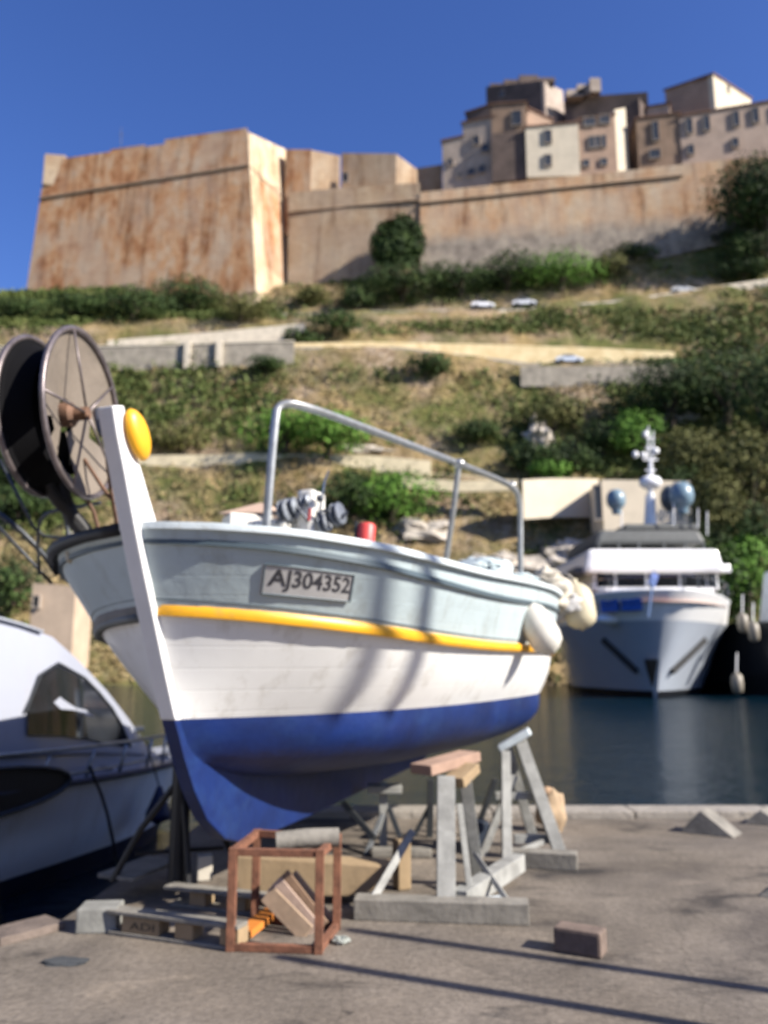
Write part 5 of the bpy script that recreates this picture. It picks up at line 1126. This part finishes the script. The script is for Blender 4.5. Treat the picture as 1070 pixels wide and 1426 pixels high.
# planks leaning in the cage
PK = [mat('plank %s' % n_, c_, .8, .25, 8, .4) for n_, c_ in (('tan', (0.391, 0.281, 0.187)), ('pink', (0.442, 0.323, 0.255)), ('brown', (0.255, 0.162, 0.102)))]
for k, (ax0, ay0, bx0, by0, lb) in enumerate(((372, 1240, 432, 1326, 'leftmost of the four planks leaning inside the rusty cage'), (382, 1226, 442, 1322, 'second plank from the left leaning inside the rusty cage'), (392, 1216, 452, 1316, 'third plank from the left leaning inside the rusty cage'), (404, 1217, 462, 1306, 'rightmost of the planks leaning inside the rusty cage'))):
    lo = G(bx0-4, 1304-4*k); p1 = lo+Vector((0, 0, .012)); p0 = U(ax0, ay0+4, lo.y+.10)
    t = thing('plank', lb, 'plank', p1, 'planks leaning in the cage'); MB().bar(p1, p0, .11, .024, (0, 1, 0)).build('board', PK[k % 3], t, bevel=.004)
t = thing('plank', 'short bright orange board lying in the rusty cage', 'plank', G(345, 1315)); MB().bar(G(336, 1312)+Vector((0, .02, .03)), G(388, 1276)+Vector((0, 0, .06)), .10, .04).build('board', mat('orange paint', (.55, .19, .03), .6, .2), t, bevel=.005)
t = thing('paper_scrap', 'crumpled pale scrap right of the rusty cage', 'litter', G(475, 1314)); MB().blob(G(475, 1314)+Vector((0, 0, .02)), (.05, .04, .02), 5, 10, .6, 3).build('scrap', mat('pale scrap', (.3, .32, .29), .8), t)
# long tan timber sill behind the cage
z0 = G(332, 1262); 
poly = [G(330, 1262), G(480, 1262), G(528, 1238), U(545, 1205, G(500, 1255).y), U(325, 1194, z0.y)]
poly = [Vector((p.x, z0.y, max(p.z, .06))) for p in (U(330, 1258, z0.y), U(482, 1260, z0.y), U(520, 1240, z0.y), U(546, 1207, z0.y), U(326, 1192, z0.y))]
t = thing('timber_sill', 'thick tan wooden beam lying behind the rusty cage', 'beam', z0); MB().prism(poly, (0, .22, 0)).build('beam', WD2, t, bevel=.012); MB().box(Vector((poly[0].x+.3, z0.y+.1, .03)), (.2, .24, .06)).build('packer', WD1, t)
# grey white wooden trestles on the near side
def trestle(label, beam, yb, post, extra, Hb=.125, depth=.16):
    a_, b_ = G(*beam[0]), G(*beam[1]); a_.z = b_.z = Hb/2; t = thing('boat_trestle', label, 'trestle', a_.lerp(b_, .5)-Vector((0, 0, Hb/2)), 'wooden trestles under the fishing boat')
    o_ = Vector((0, depth/2, 0)); MB().bar(a_+o_, b_+o_, depth, Hb).build('sill', WD1, t, bevel=.008); return t, a_+o_, b_+o_
t, a_, b_ = trestle('grey white timber trestle with a wide brace amidships, nearest the camera', ((494, 1282), (740, 1290)), 0, 0, 0)
Ym = a_.y+.02
def beamp(t, name, x0, y0, Y0, x1, y1, Y1, w_, h_, m=GPT, up=(0, 1, 0)): return MB().bar(U(x0, y0, Y0), U(x1, y1, Y1), w_, h_, up).build(name, m, t, bevel=.004)
beamp(t, 'post', 621, 1254, Ym, 621, 1082, Ym+.25, .12, .09)
beamp(t, 'post', 666, 1222, Ym+.75, 647, 1082, Ym+.42, .085, .08)
beamp(t, 'brace', 640, 1254, Ym-.0, 722, 1200, Ym+.85, .11, .12, up=(0, 0, 1))
beamp(t, 'brace', 518, 1254, Ym+.02, 574, 1158, Ym+.35, .05, .05)
beamp(t, 'brace', 662, 1190, Ym+.6, 708, 1256, Ym+.05, .035, .04)
beamp(t, 'strut', 655, 1245, Ym+.1, 640, 1120, Ym+.3, .04, .05)
for k, (x_, y_) in enumerate(((705, 1262), (690, 1256))): MB().box(U(x_, y_, Ym-.02), (.08, .06, .06), .4).build('wedge', CAPM, t)
t2 = thing('wood_pad', 'pinkish timber pad on top of the nearest trestle', 'block', U(620, 1075, Ym+.4)); MB().bar(U(586, 1072, Ym+.35), U(655, 1052, Ym+.75), .2, .07).build('pad', WDP, t2, bevel=.008); MB().bar(U(632, 1090, Ym+.35), U(655, 1068, Ym+.55), .16, .07).build('packer', WD2, t2, bevel=.008)
t, a_, b_ = trestle('grey white A frame trestle under the stern quarter', ((705, 1208), (808, 1214)), 0, 0, 0)
Yn = a_.y
beamp(t, 'post', 706, 1204, Yn-.15, 704, 1048, Yn+.3, .075, .075)
beamp(t, 'post', 786, 1205, Yn, 724, 1030, Yn+.5, .10, .09)
beamp(t, 'post', 752, 1200, Yn+.7, 706, 1040, Yn+.5, .08, .08)
beamp(t, 'crossbar', 716, 1168, Yn+.2, 768, 1168, Yn+.2, .07, .06); beamp(t, 'crossbar', 690, 1108, Yn+.35, 745, 1108, Yn+.35, .06, .06)
beamp(t, 'brace', 668, 1200, Yn+.3, 716, 1080, Yn+.4, .06, .06); beamp(t, 'brace', 712, 1190, Yn, 756, 1172, Yn+.1, .04, .05)
MB().bar(U(696, 1042, Yn+.55), U(738, 1018, Yn+.5), .22, .06).build('head_pad', CAPM, t, bevel=.01)
# rear stand seen under the hull
ys_r = 7.6; t = thing('boat_stand', 'grey steel stand with dark legs seen under the middle of the hull', 'boat stand', G(532, 1205))
beamp(t, 'post', 534, 1202, ys_r, 534, 1090, ys_r, .07, .07); beamp(t, 'leg', 575, 1212, ys_r-.2, 540, 1120, ys_r, .045, .045, DKT); beamp(t, 'leg', 478, 1118, ys_r, 522, 1168, ys_r-.3, .05, .05, DKT); beamp(t, 'leg', 500, 1215, ys_r-.3, 534, 1130, ys_r, .045, .045, DKT); beamp(t, 'crossbar', 478, 1190, ys_r, 600, 1194, ys_r, .05, .05, DKT)
MB().box(U(536, 1098, ys_r), (.3, .2, .06)).build('head_pad', GPT, t, bevel=.008)
ys_r = 8.1; t = thing('boat_stand', 'dark steel stand behind the nearest trestle, right of the grey one', 'boat stand', G(600, 1195))
beamp(t, 'post', 598, 1195, ys_r, 600, 1085, ys_r, .06, .06, DKT); beamp(t, 'leg', 560, 1196, ys_r, 600, 1120, ys_r, .04, .04, DKT); beamp(t, 'leg', 655, 1180, ys_r, 690, 1085, ys_r, .05, .05, DKT)
for k, (px, py, w_, h_, d_, m, lb) in enumerate([(560, 1178, .5, .06, .15, WD1, 'low dark board behind the trestle'), (668, 1165, .16, .22, .2, mat('dark blue drum', (.02, .03, .05), .5), 'small dark drum between the two trestles'), (560, 1225, .10, .34, .12, WD2, 'upright tan timber offcut right of the tan beam')]):
    t = thing('timber_block' if m in (WD1, WD2) else 'crate', lb, 'block', G(px, py+18)); MB().box(G(px, py+18)+Vector((0, .1, h_/2+.003)), (w_, d_, h_), .2*k).build('body', m, t, bevel=.012)
# sack by the quay edge
p = G(772, 1160); t = thing('sack', 'orange cream sack standing by the stern trestle at the quay edge', 'sack', p)
MB().blob(p+Vector((0, .1, .17)), (.14, .11, .21), 7, 16, .35, 1.8).build('bag', mat('orange cream woven sack', (.40, .29, .18), .85, .3, 5, .8, 20), t, smooth=True); MB().blob(p+Vector((-.04, .1, .36)), (.06, .05, .04), 9, 8, .5).build('neck', mat('beige tie', (.5, .33, .2), .8), t, smooth=True)
# stones on the quay
a_ = G(808, 1335); t = thing('stone_block', 'squared stone lying on the open quay with its left end in shade', 'stone', a_)
MB().box(a_+Vector((.03, .11, .065)), (.27, .15, .135), -.5).build('block', mat('brown stone', (.17, .125, .10), .9, .3, 9, .7), t, bevel=.018)
def wedge(px, py, sx_, h_, label):
    g_ = G(px, py); t = thing('wedge_chock', label, 'wedge', g_); P = [g_+Matrix.Rotation(-.5, 3, 'Z')@Vector(v) for v in ((-sx_*.62, 0, .0), (sx_*.62, -.02, .0), (-sx_*.12, .05, h_))]
    MB().prism(P, (.17, .22, 0)).build('wedge', WD1, t, bevel=.01)
wedge(984, 1163, .40, .21, 'triangular grey wedge lying alone near the quay edge')
wedge(1066, 1150, .34, .14, 'dark wedge cut by the right picture edge near the quay edge')
wedge(1084, 1252, .22, .07, 'small dark wedge at the right edge, lower than the others')
# mooring rings / low litter
for k, (px, py, r_, lb) in enumerate(((92, 1340, .05, 'flat dark oil rag at the lower left of the quay'),)):
    t = thing('rag', lb, 'rag', G(px, py)); MB().blob(G(px, py)+Vector((0, 0, .006)), (.13, .06, .008), 3, 12, .5, 2).build('cloth', mat('dark cloth', (.05, .055, .06), .9), t)
# ---- two boat masts ashore to the right of the camera; their shadows cross the quay; unseen spars are added for the hull stripes
def mastat(q0, hh, r_, label):
    """pole whose shadow falls along the quay from q0 towards q1 (ground points)"""
    sh = Vector((-sun_dir.x, -sun_dir.y, 0)).normalized(); base = q0-sh*4.0
    t = thing('mast', label, 'mast', base, 'masts standing ashore'); MB().tube([base, base+Vector((0, 0, hh))], r_, 12).build('pole', SST, t); MB().lathe([(0, 0), (.3, 0), (.3, .05), (.09, .09), (.09, .4), (0, .4)], base, (0, 0, 1), 16).build('foot', GPT, t)
mastat(G(1070, 1379), 4.1, .045, 'nearer metal mast standing ashore beyond the right picture edge')
mastat(G(942, 1424), 3.95, .045, 'farther metal mast standing ashore beyond the right picture edge')
def spar(pa, pb, d0, d1, r_, label):
    a_ = HS(1, *h2f(pa)); b_ = HS(1, *h2f(pb)); p = a_+sun_dir*d0; q_ = b_+sun_dir*d1; d_ = (p-q_); t = thing('shadow_spar', label, 'spar', q_-d_*.1, 'unseen spars added for the hull shadow stripes'); MB().tube([q_-d_*.02, p+d_*.35], r_, 10).build('pole', SST, t)  # unseen pole added towards the sun to cast one hull stripe
def h2f(q_): return h2(*q_)
spar((597, 812), (548, 985), 12.0, 11.0, .055, 'left spar added unseen to cast a stripe of shadow on the hull, beyond the right picture edge')
spar((533, 800), (478, 985), 12.0, 11.0, .055, 'right spar added unseen to cast a stripe of shadow on the hull, beyond the right picture edge')
